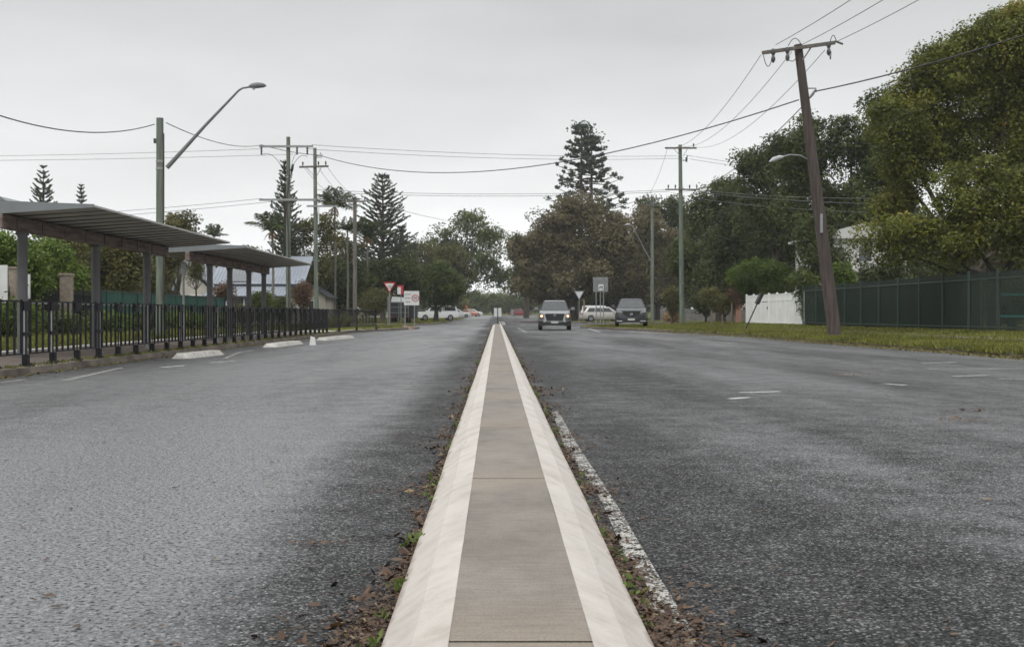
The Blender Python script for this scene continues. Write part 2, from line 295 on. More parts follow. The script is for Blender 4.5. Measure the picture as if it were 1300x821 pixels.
LF = {}
LF['mid'] = leafmat('leaf_mid_green', (0.032, 0.052, 0.011), (0.125, 0.16, 0.032), .35)
LF['dark'] = leafmat('leaf_dark_green', (0.022, 0.034, 0.010), (0.110, 0.134, 0.034), 0.35)
LF['yellow'] = leafmat('leaf_yellow_green', (0.050, 0.062, 0.010), (0.205, 0.225, 0.036), 0.4, (0.28, 0.21, 0.035))
LF['bright'] = leafmat('leaf_bright_green', (0.038, 0.066, 0.009), (0.16, 0.235, 0.032), 0.4)
LF['brown'] = leafmat('leaf_brown_olive', (0.060, 0.050, 0.024), (0.205, 0.172, 0.085), 0.3, (0.26, 0.21, 0.12))
LF['olive'] = leafmat('leaf_olive', (0.052, 0.055, 0.015), (0.165, 0.155, 0.045), 0.35)
LF['pine'] = leafmat('leaf_pine', (0.035, 0.050, 0.034), (0.125, 0.150, 0.10), 0.3)
LF['palm'] = leafmat('leaf_palm', (0.028, 0.045, 0.016), (0.10, 0.125, 0.04), 0.3)
LF['tan'] = leafmat('leaf_dead_tan', (0.22, 0.13, 0.05), (0.42, 0.27, 0.12), 0.3)
LF['litter'] = leafmat('leaf_litter', (0.030, 0.016, 0.010), (0.135, 0.078, 0.045), 0.1, (0.34, 0.26, 0.13))
LF['weed'] = leafmat('weed_green', (0.06, 0.09, 0.02), (0.16, 0.22, 0.05), 0.35, (0.22, 0.12, 0.04))
LF['grassblade'] = leafmat('grass_blade', (0.075, 0.082, 0.018), (0.25, 0.26, 0.05), 0.4, (0.34, 0.28, 0.12))
LF['redleaf'] = leafmat('leaf_red_brown', (0.08, 0.05, 0.03), (0.21, 0.125, 0.07), 0.3)
LF['kerbleaf'] = leafmat('leaf_yellow_litter', (0.06, 0.05, 0.015), (0.22, 0.19, 0.04), 0.2, (0.32, 0.26, 0.06))

# ------------------------------------------------------------------ mesh builder
class MB:
    def __init__(s): s.v = []; s.f = []; s.mi = []; s.cur = 0; s.mats = []
    def mat(s, m):
        if m not in s.mats: s.mats.append(m)
        s.cur = s.mats.index(m); return s
    def add(s, vs, fs):
        o = len(s.v); s.v += [tuple(v) for v in vs]
        for f in fs: s.f.append(tuple(i + o for i in f)); s.mi.append(s.cur)
        return s
    def box(s, c, d, rz=0, rx=0, ry=0):
        hx, hy, hz = d[0] / 2, d[1] / 2, d[2] / 2
        m = Matrix.Rotation(rz, 3, 'Z') @ Matrix.Rotation(ry, 3, 'Y') @ Matrix.Rotation(rx, 3, 'X')
        vs = [m @ Vector((x, y, z)) + Vector(c) for z in (-hz, hz) for x, y in ((-hx, -hy), (hx, -hy), (hx, hy), (-hx, hy))]
        return s.add(vs, [(3, 2, 1, 0), (4, 5, 6, 7), (0, 1, 5, 4), (1, 2, 6, 5), (2, 3, 7, 6), (3, 0, 4, 7)])
    def bx(s, x0, x1, y0, y1, z0, z1):
        return s.box(((x0 + x1) / 2, (y0 + y1) / 2, (z0 + z1) / 2), (x1 - x0, y1 - y0, z1 - z0))
    def tube(s, pts, rad, n=8, cap=True):
        pts = [Vector(p) for p in pts]
        if isinstance(rad, (int, float)): rad = [rad] * len(pts)
        up = Vector((0, 0, 1)); rings = []
        prev = None
        for i, p in enumerate(pts):
            d = (pts[min(i + 1, len(pts) - 1)] - pts[max(i - 1, 0)])
            if d.length < 1e-9: d = Vector((0, 0, 1))
            d.normalize()
            if prev is None:
                a = d.cross(up)
                if a.length < 0.1: a = d.cross(Vector((1, 0, 0)))
            else:
                a = prev - d * prev.dot(d)
                if a.length < 1e-6: a = d.cross(Vector((1, 0, 0)))
            a.normalize(); prev = a; b = d.cross(a)
            rings.append([p + (a * math.cos(t) + b * math.sin(t)) * rad[i] for t in [2 * math.pi * k / n for k in range(n)]])
        vs = [v for r in rings for v in r]; fs = []
        for i in range(len(rings) - 1):
            for k in range(n):
                fs.append((i * n + k, i * n + (k + 1) % n, (i + 1) * n + (k + 1) % n, (i + 1) * n + k))
        if cap:
            fs.append(tuple(reversed(range(n)))); fs.append(tuple(range((len(rings) - 1) * n, len(rings) * n)))
        return s.add(vs, fs)
    def cyl(s, a, b, r, n=12): return s.tube([a, b], r, n)
    def prism(s, poly, axis, a, b):
        """poly in the plane normal to axis ('x': (y,z), 'y': (x,z), 'z': (x,y)), between a and b"""
        def P(p, t):
            return {'x': (t, p[0], p[1]), 'y': (p[0], t, p[1]), 'z': (p[0], p[1], t)}[axis]
        n = len(poly); vs = [P(p, a) for p in poly] + [P(p, b) for p in poly]
        fs = [tuple(reversed(range(n))), tuple(range(n, 2 * n))] + [(i, (i + 1) % n, n + (i + 1) % n, n + i) for i in range(n)]
        return s.add(vs, fs)
    def build(s, name, m=None, parent=None, smooth=False, bevel=0, loc=None):
        me = bpy.data.meshes.new(name); me.from_pydata(s.v, [], s.f)
        mats = s.mats if s.mats else [m]
        for x in mats: me.materials.append(x)
        if s.mats: me.polygons.foreach_set('material_index', s.mi)
        import bmesh
        bm = bmesh.new(); bm.from_mesh(me); bmesh.ops.recalc_face_normals(bm, faces=bm.faces)
        if smooth:
            for f in bm.faces: f.smooth = True
            for e in bm.edges:
                if len(e.link_faces) == 2 and e.calc_face_angle(0) > 0.7: e.smooth = False
        bm.to_mesh(me); bm.free()
        o = bpy.data.objects.new(name, me); col.objects.link(o)
        if parent: o.parent = parent
        if loc: o.location = loc
        if bevel:
            b = o.modifiers.new('bevel', 'BEVEL'); b.width = bevel; b.segments = 2; b.limit_method = 'ANGLE'
        return o

def tag(o, label, cat, group=None):
    o['label'] = label; o['category'] = cat
    if group: o['group'] = group
    return o
def thing(name, label, cat, loc=(0, 0, 0), rz=0, group=None):
    o = bpy.data.objects.new(name, None); col.objects.link(o)
    o.location = loc; o.rotation_euler = (0, 0, rz); o.empty_display_size = 0.2
    return tag(o, label, cat, group)
def struct(o, kind='structure'): o['kind'] = kind; return o
def copy_tree(o, parent=None):
    c = o.copy(); col.objects.link(c); c.parent = parent
    for ch in list(o.children):
        copy_tree(ch, c)
    return c

# numpy leaf cloud: cards given as centre, two half axes, tint
def card_mesh(name, C, U, V, T, mat, parent=None, loc=None):
    n = len(C)
    vs = np.empty((n, 4, 3), np.float32)
    vs[:, 0] = C - U; vs[:, 1] = C - V * 0.9 - U * 0.1; vs[:, 2] = C + U; vs[:, 3] = C + V * 0.9 + U * 0.1
    me = bpy.data.meshes.new(name)
    me.vertices.add(n * 4); me.vertices.foreach_set('co', vs.reshape(-1))
    me.loops.add(n * 4); me.loops.foreach_set('vertex_index', np.arange(n * 4, dtype=np.int32))
    me.polygons.add(n); me.polygons.foreach_set('loop_start', np.arange(0, n * 4, 4, dtype=np.int32))
    me.polygons.foreach_set('loop_total', np.full(n, 4, np.int32))
    a = me.attributes.new('tint', 'FLOAT', 'POINT'); a.data.foreach_set('value', np.repeat(np.clip(T, 0, 1).astype(np.float32), 4))
    me.materials.append(mat); me.update(); me.validate()
    o = bpy.data.objects.new(name, me); col.objects.link(o)
    if parent: o.parent = parent
    if loc is not None: o.location = loc
    return o

def unit(a): return a / np.maximum(np.linalg.norm(a, axis=1, keepdims=True), 1e-9)
def rand_axes(rng, n, size, bias=None, aspect=0.55):
    nrm = rng.normal(size=(n, 3))
    if bias is not None: nrm = unit(nrm) + bias
    nrm = unit(nrm); u = unit(np.cross(nrm, rng.normal(size=(n, 3)))); v = np.cross(nrm, u)
    s = size * rng.uniform(0.6, 1.3, size=(n, 1))
    return u * s * 0.5, v * s * 0.5 * aspect

def leaf_cloud(rng, lumps, leaf, cover=5.0, clump_r=0.5, per=26):
    """lumps carry smaller puffs; leaves sit mostly on the puffs' outer shells, some fill the inside"""
    Cs = []; Ts = []; Bs = []
    for (cx, cy, cz, rx, ry, rz) in lumps:
        area = math.pi * rx * rz; R3 = np.array([[rx, ry, rz]]); c0 = np.array([[cx, cy, cz]])
        n = max(120, int(1.9 * cover * area / (0.3 * leaf * leaf)))
        ns = int(np.clip(area / (clump_r * clump_r * 2.2) + 8, 9, 60))
        d = unit(rng.normal(size=(ns, 3))); d[:, 2] = np.where(d[:, 2] < -0.5, -d[:, 2], d[:, 2])
        sub = c0 + d * R3 * rng.uniform(0.55, 0.98, (ns, 1)); sr = clump_r * rng.uniform(0.7, 1.55, ns) * (1 + 0.10 * min(rx, rz) / clump_r)
        tint = np.clip(rng.normal(0.42, 0.20, ns), 0, 1)
        nf = int(n * 0.22); n1 = n - nf
        idx = rng.integers(0, ns, n1); dd = unit(rng.normal(size=(n1, 3)) + np.array([[0, 0, 0.25]]))
        rad = sr[idx][:, None] * (1 - 0.5 * rng.uniform(size=(n1, 1)) ** 1.5) * (1 + 0.13 * rng.normal(size=(n1, 1)))
        Cs.append(sub[idx] + dd * rad * np.array([[1, 1, 0.78]])); Ts.append(np.clip(tint[idx] + rng.normal(0, 0.13, n1), 0, 1)); Bs.append(dd * 0.9 + np.array([[0, 0, 0.35]]))
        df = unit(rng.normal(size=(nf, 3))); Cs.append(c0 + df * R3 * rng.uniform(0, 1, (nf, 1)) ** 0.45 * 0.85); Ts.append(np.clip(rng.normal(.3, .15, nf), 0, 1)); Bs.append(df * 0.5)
    return np.concatenate(Cs), np.concatenate(Ts), np.concatenate(Bs)

def tree(label, lf, Y, x0, x1, ytop, ybot, tx=None, ybase=None, leaf=0.2, cover=4.2, seed=1, lumps=None, nl=9, bark='bark', cat='tree',
         group=None, name='broadleaf_tree', tr=None, shape=1.0, z0=0.2, depth=0.8, clump=None, trunks=1):
    """crown given by the pixel box it fills at distance Y"""
    rng = np.random.default_rng(seed); k = Y / F
    W = (x1 - x0) * k; H = (ybot - ytop) * k
    cx = ((x0 + x1) / 2 - VX) * k; zt = CAM + (HY - ytop) * k; zb = CAM + (HY - ybot) * k
    bx = ((tx if tx is not None else (x0 + x1) / 2) - VX) * k
    root = thing(name, label, cat, (bx, Y, z0), group=group)
    LS = []
    czm = (zt + zb) / 2
    if lumps is None:
        LS.append((cx, Y, czm, W * 0.34, W * 0.34 * depth, H * 0.36))
        for i in range(nl):
            a = 2 * math.pi * i / nl + rng.uniform(-.3, .3)
            e = rng.uniform(-0.55, 0.9)
            rr = rng.uniform(0.20, 0.30)
            px = cx + math.cos(a) * W * (0.5 - rr) * math.sqrt(max(0.15, 1 - (0.8 * e) ** 2)) * 1.02
            py = Y + math.sin(a) * W * (0.5 - rr) * depth
            pz = czm + e * H * (0.5 - rr * 0.75) * shape
            LS.append((px, py, pz, W * rr, W * rr * depth, H * rr * 0.95))
        LS.append((cx + W * rng.uniform(-.12, .12), Y, zt - H * 0.2, W * 0.24, W * 0.24, H * 0.20))
    else:
        for (lx0, lx1, ly0, ly1) in lumps:
            w = (lx1 - lx0) * k / 2; h = (ly1 - ly0) * k / 2
            LS.append((((lx0 + lx1) / 2 - VX) * k, Y + rng.uniform(-.4, .4) * w, CAM + (HY - (ly0 + ly1) / 2) * k, w, w * depth, h))
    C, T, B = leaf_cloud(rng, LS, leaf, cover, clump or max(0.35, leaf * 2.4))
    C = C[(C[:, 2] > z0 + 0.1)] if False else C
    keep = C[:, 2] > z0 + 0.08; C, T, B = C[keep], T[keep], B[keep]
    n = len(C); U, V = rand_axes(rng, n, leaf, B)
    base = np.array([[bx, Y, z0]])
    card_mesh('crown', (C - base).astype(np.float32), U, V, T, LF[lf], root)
    # trunk and limbs
    r0 = tr or max(0.09, 0.028 * (zt - z0)); mb = MB()
    for q in range(trunks):
        ox = (q - (trunks - 1) / 2) * r0 * 2.2
        fork = Vector(((cx - bx) * 0.3 + ox, 0, max(0.5, (zb - z0) + 0.12 * H)))
        mb.tube([(ox, 0, -0.1), (ox + rng.uniform(-.3, .3) * r0, 0, fork.z * 0.5), fork], [r0 * 1.25, r0, r0 * 0.8], 10)
        for l in LS[:12]:
            t = Vector((l[0] - bx, l[1] - Y, l[2] - z0)); mid = fork.lerp(t, 0.5) + Vector((rng.uniform(-.3, .3), rng.uniform(-.3, .3), -0.06 * H))
            if t.z < fork.z * 0.7: continue
            mb.tube([fork - Vector((0, 0, 0.1)), mid, t, t + (t - mid) * 0.2], [r0 * 0.5, r0 * 0.3, r0 * 0.16, r0 * 0.05], 6)
    mb.build('trunk', M[bark], root, smooth=True)
    return root

def tier_pine(label, Y, x, ytop, ybase, w, seed, z0=0.2, lf='pine', tiers=26, up=0.35, open_=1.0, name='norfolk_pine', leaf=0.16):
    """tall conifer with whorls of upswept branches"""
    rng = np.random.default_rng(seed); k = Y / F
    zt = CAM + (HY - ytop) * k; bx = (x - VX) * k; Hh = zt - z0; Wd = w * k / 2
    root = thing(name, label, 'pine tree', (bx, Y, z0))
    mb = MB(); mb.tube([(0, 0, -0.1), (0, 0, Hh * 0.6), (0, 0, Hh)], [0.02 * Hh, 0.012 * Hh, 0.012], 8)
    Cs = []; Us = []; Vs = []; Ts = []
    for i in range(tiers):
        t = (i + 0.6) / tiers; z = Hh * (0.28 + 0.71 * t + rng.uniform(-.008, .008))
        ln = 1.3 * Wd * (1.03 - t) ** 0.72 * rng.uniform(0.8, 1.12) + 0.12
        nb = 6 if t < 0.85 else 5
        a0 = rng.uniform(0, 6.28)
        for b in range(nb):
            a = a0 + 6.283 * b / nb + rng.uniform(-.2, .2); l2 = ln * rng.uniform(0.7, 1.08)
            d = np.array([math.cos(a), math.sin(a), 0])
            m = max(4, int(l2 / 0.11 * open_)); s = np.linspace(0.25, 1, m) ** .8
            pts = d[None] * (s * l2)[:, None]; pts[:, 2] = z + l2 * up * (s ** 1.7) - 0.05 * l2
            mb.tube([(0, 0, z - 0.1), tuple(pts[m // 2]), tuple(pts[-1])], [0.035 + 0.012 * l2, 0.02, 0.008], 4, cap=False)
            side = np.array([-math.sin(a), math.cos(a), 0])
            for q in range(3):
                jit = rng.normal(size=(m, 3)) * 0.045
                spread = (1.1 - s)[:, None] * side[None] * rng.normal(0, 0.06 * l2, size=(m, 1))
                C = pts + jit + spread
                U = d[None] * 0.5 + side[None] * rng.normal(0, .5, size=(m, 1)) + np.array([[0, 0, 0.45]]); U = unit(U) * leaf * rng.uniform(0.6, 1.1, size=(m, 1))
                V = np.cross(unit(U), rng.normal(size=(m, 3))); V = unit(V) * leaf * 0.36
                Cs.append(C); Us.append(U); Vs.append(V); Ts.append(rng.uniform(0.1, 0.8, size=m))
    card_mesh('crown', np.concatenate(Cs), np.concatenate(Us), np.concatenate(Vs), np.concatenate(Ts), LF[lf], root)
    mb.build('trunk', M['bark'], root, smooth=True); return root

def bunya(label, Y, stems, z0, seed):
    """hoop-pine like conifer: bare branches with dense tufts near their tips, two stems"""
    rng = np.random.default_rng(seed); k = Y / F
    bx = (stems[0][0] - VX) * k
    root = thing('hoop_pine', label, 'pine tree', (bx, Y, z0)); mb = MB(); Cs = []; Us = []; Vs = []; Ts = []
    for si, (sx, ytop, w) in enumerate(stems):
        ox = (sx - VX) * k - bx; Hh = CAM + (HY - ytop) * k - z0; Wd = w * k / 2
        mb.tube([(ox * 0.2, 0, -0.1), (ox, 0, Hh * 0.55), (ox, 0, Hh)], [0.5, 0.26, 0.04], 8)
        tiers = 17
        for i in range(tiers):
            t = (i + 0.5) / tiers; z = Hh * (0.48 + 0.51 * t)
            ln = Wd * (1.02 - t) ** 0.8 * rng.uniform(0.75, 1.12) + 0.3
            nb = 5
            for b in range(nb):
                a = rng.uniform(0, 6.283); l2 = ln * rng.uniform(0.6, 1.08)
                d = np.array([math.cos(a), math.sin(a), 0.0])
                tip = d * l2; zz = lambda s: z - 0.10 * l2 * math.sin(s * 3.0) + 0.12 * l2 * s * s
                mb.tube([(ox, 0, z), (ox + tip[0] * .5, tip[1] * .5, zz(.5)), (ox + tip[0], tip[1], zz(1))], [0.09, 0.06, 0.03], 4, cap=False)
                for s in ([0.5, 0.72, 1.0] if t > 0.6 else [0.62, 1.0] if rng.random() < .6 else [1.0]):
                    n = 24; r = rng.uniform(0.28, 0.5) * (1.1 if s == 1.0 else 0.8)
                    c = np.array([ox, 0, 0]) + d * l2 * s + np.array([0, 0, zz(s) + 0.12])
                    P = rng.normal(size=(n, 3)); P = unit(P) * rng.uniform(0.2, 1, size=(n, 1)) * r * np.array([[1.15, 1.15, 0.7]])
                    U = unit(P + np.array([[0, 0, 0.2]])) * 0.24; V = unit(np.cross(U, rng.normal(size=(n, 3)))) * 0.13
                    Cs.append(c[None] + P); Us.append(U); Vs.append(V); Ts.append(rng.uniform(0.05, 0.7, size=n))
        # dense top
        n = 260; P = rng.normal(size=(n, 3)) * np.array([[0.75, 0.75, 0.4]]) + np.array([[ox, 0, Hh - 0.7]])
        U = unit(rng.normal(size=(n, 3))) * 0.24; V = unit(np.cross(U, rng.normal(size=(n, 3)))) * 0.13
        Cs.append(P); Us.append(U); Vs.append(V); Ts.append(rng.uniform(0.05, 0.6, size=n))
    card_mesh('crown', np.concatenate(Cs), np.concatenate(Us), np.concatenate(Vs), np.concatenate(Ts), LF['pine'], root)
    mb.build('trunk', M['bark'], root, smooth=True); return root

def palm(label, Y, x, yc, r, seed, z0=0.2, dead=True, nf=17, trunkr=0.085):
    rng = np.random.default_rng(seed); k = Y / F
    bx = (x - VX) * k; zc = CAM + (HY - yc) * k; Rr = r * k
    root = thing('palm_tree', label, 'palm tree', (bx, Y, z0)); h = zc - z0
    mb = MB(); mb.tube([(0, 0, -0.1), (0.05, 0, h * .5), (0, 0, h)], [trunkr * 1.5, trunkr, trunkr * 0.8], 10); mb.build('trunk', M['bark_pale'], root, smooth=True)
    def fronds(nfr, lo, hi, mat, nm, scale=1.0):
        Cs = []; Us = []; Vs = []; Ts = []; rb = MB()
        for i in range(nfr):
            a = 6.283 * i / nfr + rng.uniform(-.25, .25); el = rng.uniform(lo, hi)
            m = 26; s = np.linspace(0.05, 1, m); Lr = Rr * rng.uniform(0.85, 1.15) * scale
            d = np.array([math.cos(a), math.sin(a), 0]); side = np.array([-math.sin(a), math.cos(a), 0])
            hor = s * math.cos(el) * Lr; ver = s * math.sin(el) * Lr - 0.36 * Lr * s ** 2.4
            P = d[None] * hor[:, None]; P[:, 2] = h + ver
            rb.tube([tuple(P[j]) for j in (0, 8, 16, 25)], [0.03, 0.022, 0.015, 0.006], 4, cap=False)
            for sg in (-1, 1):
                for q in range(2):
                    ll = 0.34 * Lr * np.sin(np.clip(s, .12, .96) * 3.0)[:, None] * rng.uniform(.7, 1.1, size=(m, 1))
                    dirv = unit(side[None] * sg + d[None] * 0.55 + np.array([[0, 0, -0.55]]) * rng.uniform(.3, 1.3, size=(m, 1)))
                    C = P + dirv * ll * 0.5; U = dirv * ll * 0.5
                    V = unit(np.cross(dirv, rng.normal(size=(m, 3)))) * max(0.022, 0.013 * Lr)
                    Cs.append(C); Us.append(U); Vs.append(V); Ts.append(rng.uniform(0, .8, size=m))
        o = card_mesh(nm, np.concatenate(Cs), np.concatenate(Us), np.concatenate(Vs), np.concatenate(Ts), LF[mat], root)
        return o
    fronds(nf, 0.25, 1.5, 'palm', 'crown', 1.15)
    if dead: fronds(6, -1.2, -0.6, 'tan', 'dead_fronds', 0.34)
    return root

# ------------------------------------------------------------------ terrain, roads, verges
def rise(Y): return 0.0035 * (Y - 130) if Y > 130 else 0.0
def interp(tab, Y):
    if Y <= tab[0][0]: return tab[0][1]
    for (a, b), (c, d) in zip(tab, tab[1:]):
        if Y <= c: return b + (d - b) * (Y - a) / (c - a)
    return tab[-1][1]

mb = MB(); ys = [-400, -60, 130, 300, 500, 2500]; xs = [-2500, -200, 200, 2500]
for i in range(len(ys) - 1):
    for j in range(len(xs) - 1):
        mb.add([(xs[j], ys[i], rise(ys[i]) - .02), (xs[j + 1], ys[i], rise(ys[i]) - .02), (xs[j + 1], ys[i + 1], rise(ys[i + 1]) - .02), (xs[j], ys[i + 1], rise(ys[i + 1]) - .02)], [(0, 1, 2, 3)])
struct(mb.build('ground', M['grass']))
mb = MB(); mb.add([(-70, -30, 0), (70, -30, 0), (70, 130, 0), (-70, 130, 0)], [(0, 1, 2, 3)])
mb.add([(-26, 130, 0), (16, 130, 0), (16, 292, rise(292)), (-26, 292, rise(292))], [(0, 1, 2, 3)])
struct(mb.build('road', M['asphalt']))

def strip(name, tab, y0, y1, offs, zs, mat, step=1.0, zf=None, kerb=True):
    """sheet that follows the kerb line tab(Y); offs/zs across"""
    mb = MB(); Ys = sorted(set([y0 + i * step for i in range(int((y1 - y0) / step) + 1)] + [y1] + [p[0] for p in tab if y0 < p[0] < y1]))
    rows = []
    for Y in Ys:
        e = interp(tab, Y); r = []
        for o, z in zip(offs, zs):
            X = e + o if abs(o) < 0.5 else (max(o, e + 0.5) if o > 0 else min(o, e - 0.5))
            r.append((X, Y, z + rise(Y)))
        rows.append(r)
    n = len(offs); vs = [p for r in rows for p in r]
    fs = [(i * n + j, i * n + j + 1, (i + 1) * n + j + 1, (i + 1) * n + j) for i in range(len(rows) - 1) for j in range(n - 1)]
    mb.add(vs, fs); return struct(mb.build(name, mat))

RK = [(-30, 10.75), (24, 10.75), (29, 10.65), (37, 10.35), (47.6, 10.1), (55, 9.4), (62, 8.2), (70, 6.4), (76, 5.5), (79, 5.35), (83, 6.0), (87, 8.0), (90, 12.0), (91.5, 20), (92, 60)]
LK = [(-30, -6.95), (50, -6.95), (58, -6.8), (62, -6.5), (67, -5.7), (72, -4.75), (75, -4.7), (78, -5.6), (80, -9), (81, -25), (81.5, -60)]
LK2 = [(95, -60), (96, -14), (98, -7.0), (102, -5.4), (120, -5.0), (188, -4.7), (191, -8), (192, -25)]
RK2 = [(117.5, 60), (118.5, 12), (120, 8.0), (124, 7.2), (160, 7.6), (285, 9)]
def verge(tab, y0, y1, sgn, nm, zs=(.12, .15, .28, .3), xs_=(13, 16, 60)):
    strip('kerb' if sgn > 0 else 'kerb', tab, y0, y1, [0, 0.012 * sgn, 0.16 * sgn], [-0.01, .105, .125], M['kerb'])
    strip(nm, tab, y0, y1, [0.16 * sgn] + [x * sgn for x in xs_], [.121, zs[1], zs[2], zs[3]], M['grass'])
verge(RK, -30, 92, 1, 'grass_verge')
verge(LK, -30, 81.5, -1, 'grass_verge', (.12, .13, .14, .15), (10, 16, 70))
verge(LK2, 95, 192, -1, 'grass_verge', (.12, .13, .15, .16), (10, 16, 60))
verge(RK2, 117.5, 285, 1, 'grass_verge', (.12, .14, .16, .2), (13, 16, 60))
# paved footpath under the shelters, pale edging strip, overgrown path right
mb = MB(); mb.add([(-7.11, -30, .132), (-9.7, -30, .134), (-9.7, 56, .134), (-7.11, 50, .132)], [(0, 3, 2, 1)]); struct(mb.build('footpath', M['paving']))
mb = MB(); mb.bx(-10.05, -9.7, -30, 58, .10, .15); mb.add([(-9.7, 56, .136), (-7.0, 52, .136), (-6.7, 62, .136), (-8.3, 64, .136)], [(0, 1, 2, 3)]); struct(mb.build('path_edging', M['pale_concrete']))
mb = MB(); mb.add([(13.4, 8, .166), (14.5, 8, .216), (14.4, 62, .216), (13.5, 62, .17)], [(0, 1, 2, 3)]); struct(mb.build('path', M['dirt']))
# low reddish kerb of the far turning area
mb = MB(); mb.bx(2.5, 11, 129, 129.8, 0, .10); struct(mb.build('far_kerb', pm('red_brown_kerb', (0.12, 0.06, 0.05), 0.8, var=0.3)))

# median: sloped white shoulders and a grey centre in cast lengths
CX = 0.055
joints = [5.62 + 2.8 * i for i in range(-4, 32)]
mg = MB(); mw = MB(); mw2 = MB()
prof = [(-.356, .0), (-.352, .045), (-.257, .113), (-.165, .150)]
def wob(Y, s): return 0.002 * math.sin(Y * 1.1 + s) + 0.001 * math.sin(Y * 2.1 + 2 * s)
rows = []
Ys = [-6 + 0.35 * i for i in range(int(99.5 / 0.35))]
for side in (-1, 1):
    vs = []; fs = []
    for Y in Ys:
        sc_ = 1.0 if Y < 91 else max(0.3, 1 - (Y - 91) * 0.25)
        for (x, z) in prof:
            w = wob(Y, side) if x < -.24 else wob(Y * .6, 3 + side) * .25
            vs.append((CX + side * (-x + w) * sc_, Y, z + (0.002 * math.sin(Y * 3) if z > .1 else 0)))
    n = len(prof)
    for i in range(len(Ys) - 1):
        for j in range(n - 1): fs.append((i * n + j, i * n + j + 1, (i + 1) * n + j + 1, (i + 1) * n + j))
    mw.add(vs, fs)
e = Ys[-1]
struct(mw.build('median_kerb', M['mw']))
prev = -6.0
for j in joints + [93.3]:
    if j - prev < .1 or prev > 93: continue
    mg.add([(CX - .1655, prev + .006, .149), (CX + .1655, prev + .006, .149), (CX + .1655, min(j, 93.3) - .006, .149), (CX - .1655, min(j, 93.3) - .006, .149)], [(0, 1, 2, 3)]); prev = j
mg.mat(M['mg']); mg.mi = [0] * len(mg.f)
mg.mat(M['trim']); mg.add([(CX - .1655, -6, .143), (CX + .1655, -6, .143), (CX + .1655, 93.3, .143), (CX - .1655, 93.3, .143)], [(0, 1, 2, 3)])
mg.mat(M['mw']); mg.bx(CX - .12, CX + .12, 93.3, 93.6, 0, .1)
struct(mg.build('median_strip'))

# painted markings
def mark(pts, m, name='road_marking', z=0.004):
    mb = MB(); mb.add([(x, y, z + rise(y)) for x, y in pts], [tuple(range(len(pts)))]); return struct(mb.build(name, m))
def gp(x, y): Y = CAM * F / (y - HY); return ((x - VX) * Y / F, Y)
def pline(pa, pb, w, m):
    a = Vector(gp(*pa)); b = Vector(gp(*pb)); d = (b - a).normalized(); n = Vector((-d.y, d.x)) * w / 2
    mark([a - n, a + n, b + n, b - n], m)
mb = MB(); 
for i in range(18):
    y0 = -3 + i * 0.8; o0 = .02 * math.sin(y0 * 1.3); o1 = .02 * math.sin((y0 + .8) * 1.3)
    mb.add([(.482 + o0, y0, .004), (.560 + o0 * .3, y0, .004), (.560 + o1 * .3, y0 + .8, .004), (.482 + o1, y0 + .8, .004)], [(0, 1, 2, 3)])
struct(mb.build('edge_line', M['line']))
pline((82, 483), (154, 467), .10, M['line']); pline((205, 466.5), (236, 464), .12, M['faint_line']); pline((266, 460.5), (298, 458.3), .12, M['faint_line'])
pline((285, 455), (305, 447), .1, M['line']); pline((305, 447), (322, 444.4), .1, M['line']); pline((0, 485.5), (30, 482), .1, M['line'])
for a, b, w in (((939, 498.6), (990, 497), .10), ((926, 506.5), (952, 504.5), .10), ((1104, 459), (1133, 458.6), .1), ((1171, 461), (1214, 459.8), .1), ((1177, 468.4), (1300, 468), .1),
                ((1210, 477.5), (1255, 476.5), .11), ((1268, 481), (1300, 481.3), .1), ((1330, 490), (1420, 494), .1), ((1120, 487), (1150, 489), .1), ((800, 421), (860, 424), .1), ((880, 432), (935, 436), .1)):
    pline(a, b, w, M['faint_line'])
pline((848, 472), (875, 472), .10, M['orange_line']); pline((1064, 476), (1100, 475.5), .14, M['orange_line']); pline((835, 429), (852, 432), .14, M['orange_line'])
pline((700, 473), (712, 472), .16, M['blue_mark'])
pline((656.5, 415.5), (668, 422), .14, M['line']); pline((738, 414.5), (762, 421.5), .12, M['faint_line'])
pline((575, 416.8), (622, 415.9), .5, M['faint_line']); pline((500, 415.6), (570, 415.2), .5, M['faint_line'])

# ------------------------------------------------------------------ low concrete islands at the left kerb
def island(x0, y0, x1, y1, label, w=.42, h=.10):
    L_ = math.hypot(x1 - x0, y1 - y0); rz = math.atan2(y1 - y0, x1 - x0) - math.pi / 2
    o = thing('concrete_island', label, 'kerb island', (x0, y0, 0), rz, 'white concrete islands along the left kerb')
    def ring(sx, e, z):
        return [(-w / 2 * sx, e, z), (w / 2 * sx, e, z), (w / 2 * sx, L_ - e, z), (-w / 2 * sx, L_ - e, z)]
    mb = MB()
    lo = [(x * 1.0, y, 0) for x, y in ((-w / 2 * .5, 0), (w / 2 * .5, 0), (w / 2, .25), (w / 2, L_ - .25), (w / 2 * .5, L_), (-w / 2 * .5, L_), (-w / 2, L_ - .25), (-w / 2, .25))]
    hi = [(x * .72, L_ / 2 + (y - L_ / 2) * .86, h) for x, y, z in lo]
    mb.add(lo + hi, [tuple(range(8, 16))] + [(i, (i + 1) % 8, 8 + (i + 1) % 8, 8 + i) for i in range(8)])
    tp = mb.build('island_body', M['island'], o, smooth=False)
    return o
island(-6.42, 24.7, -6.22, 27.5, 'nearest low white concrete island beside the left kerb')
island(-6.15, 33.0, -6.0, 37.2, 'middle low white concrete island beside the left kerb')
island(-6.0, 41.6, -5.5, 46.4, 'farthest and flattest low white island beside the left kerb')
o = thing('kerb_marker', 'small white stub marker on the road between two white islands', 'marker', (*gp(397, 438), 0))
mb = MB(); mb.prism([(-.09, 0), (.09, 0), (.06, .22), (-.05, .25)], 'y', -.06, .06); mb.build('stub', M['white_paint'], o)
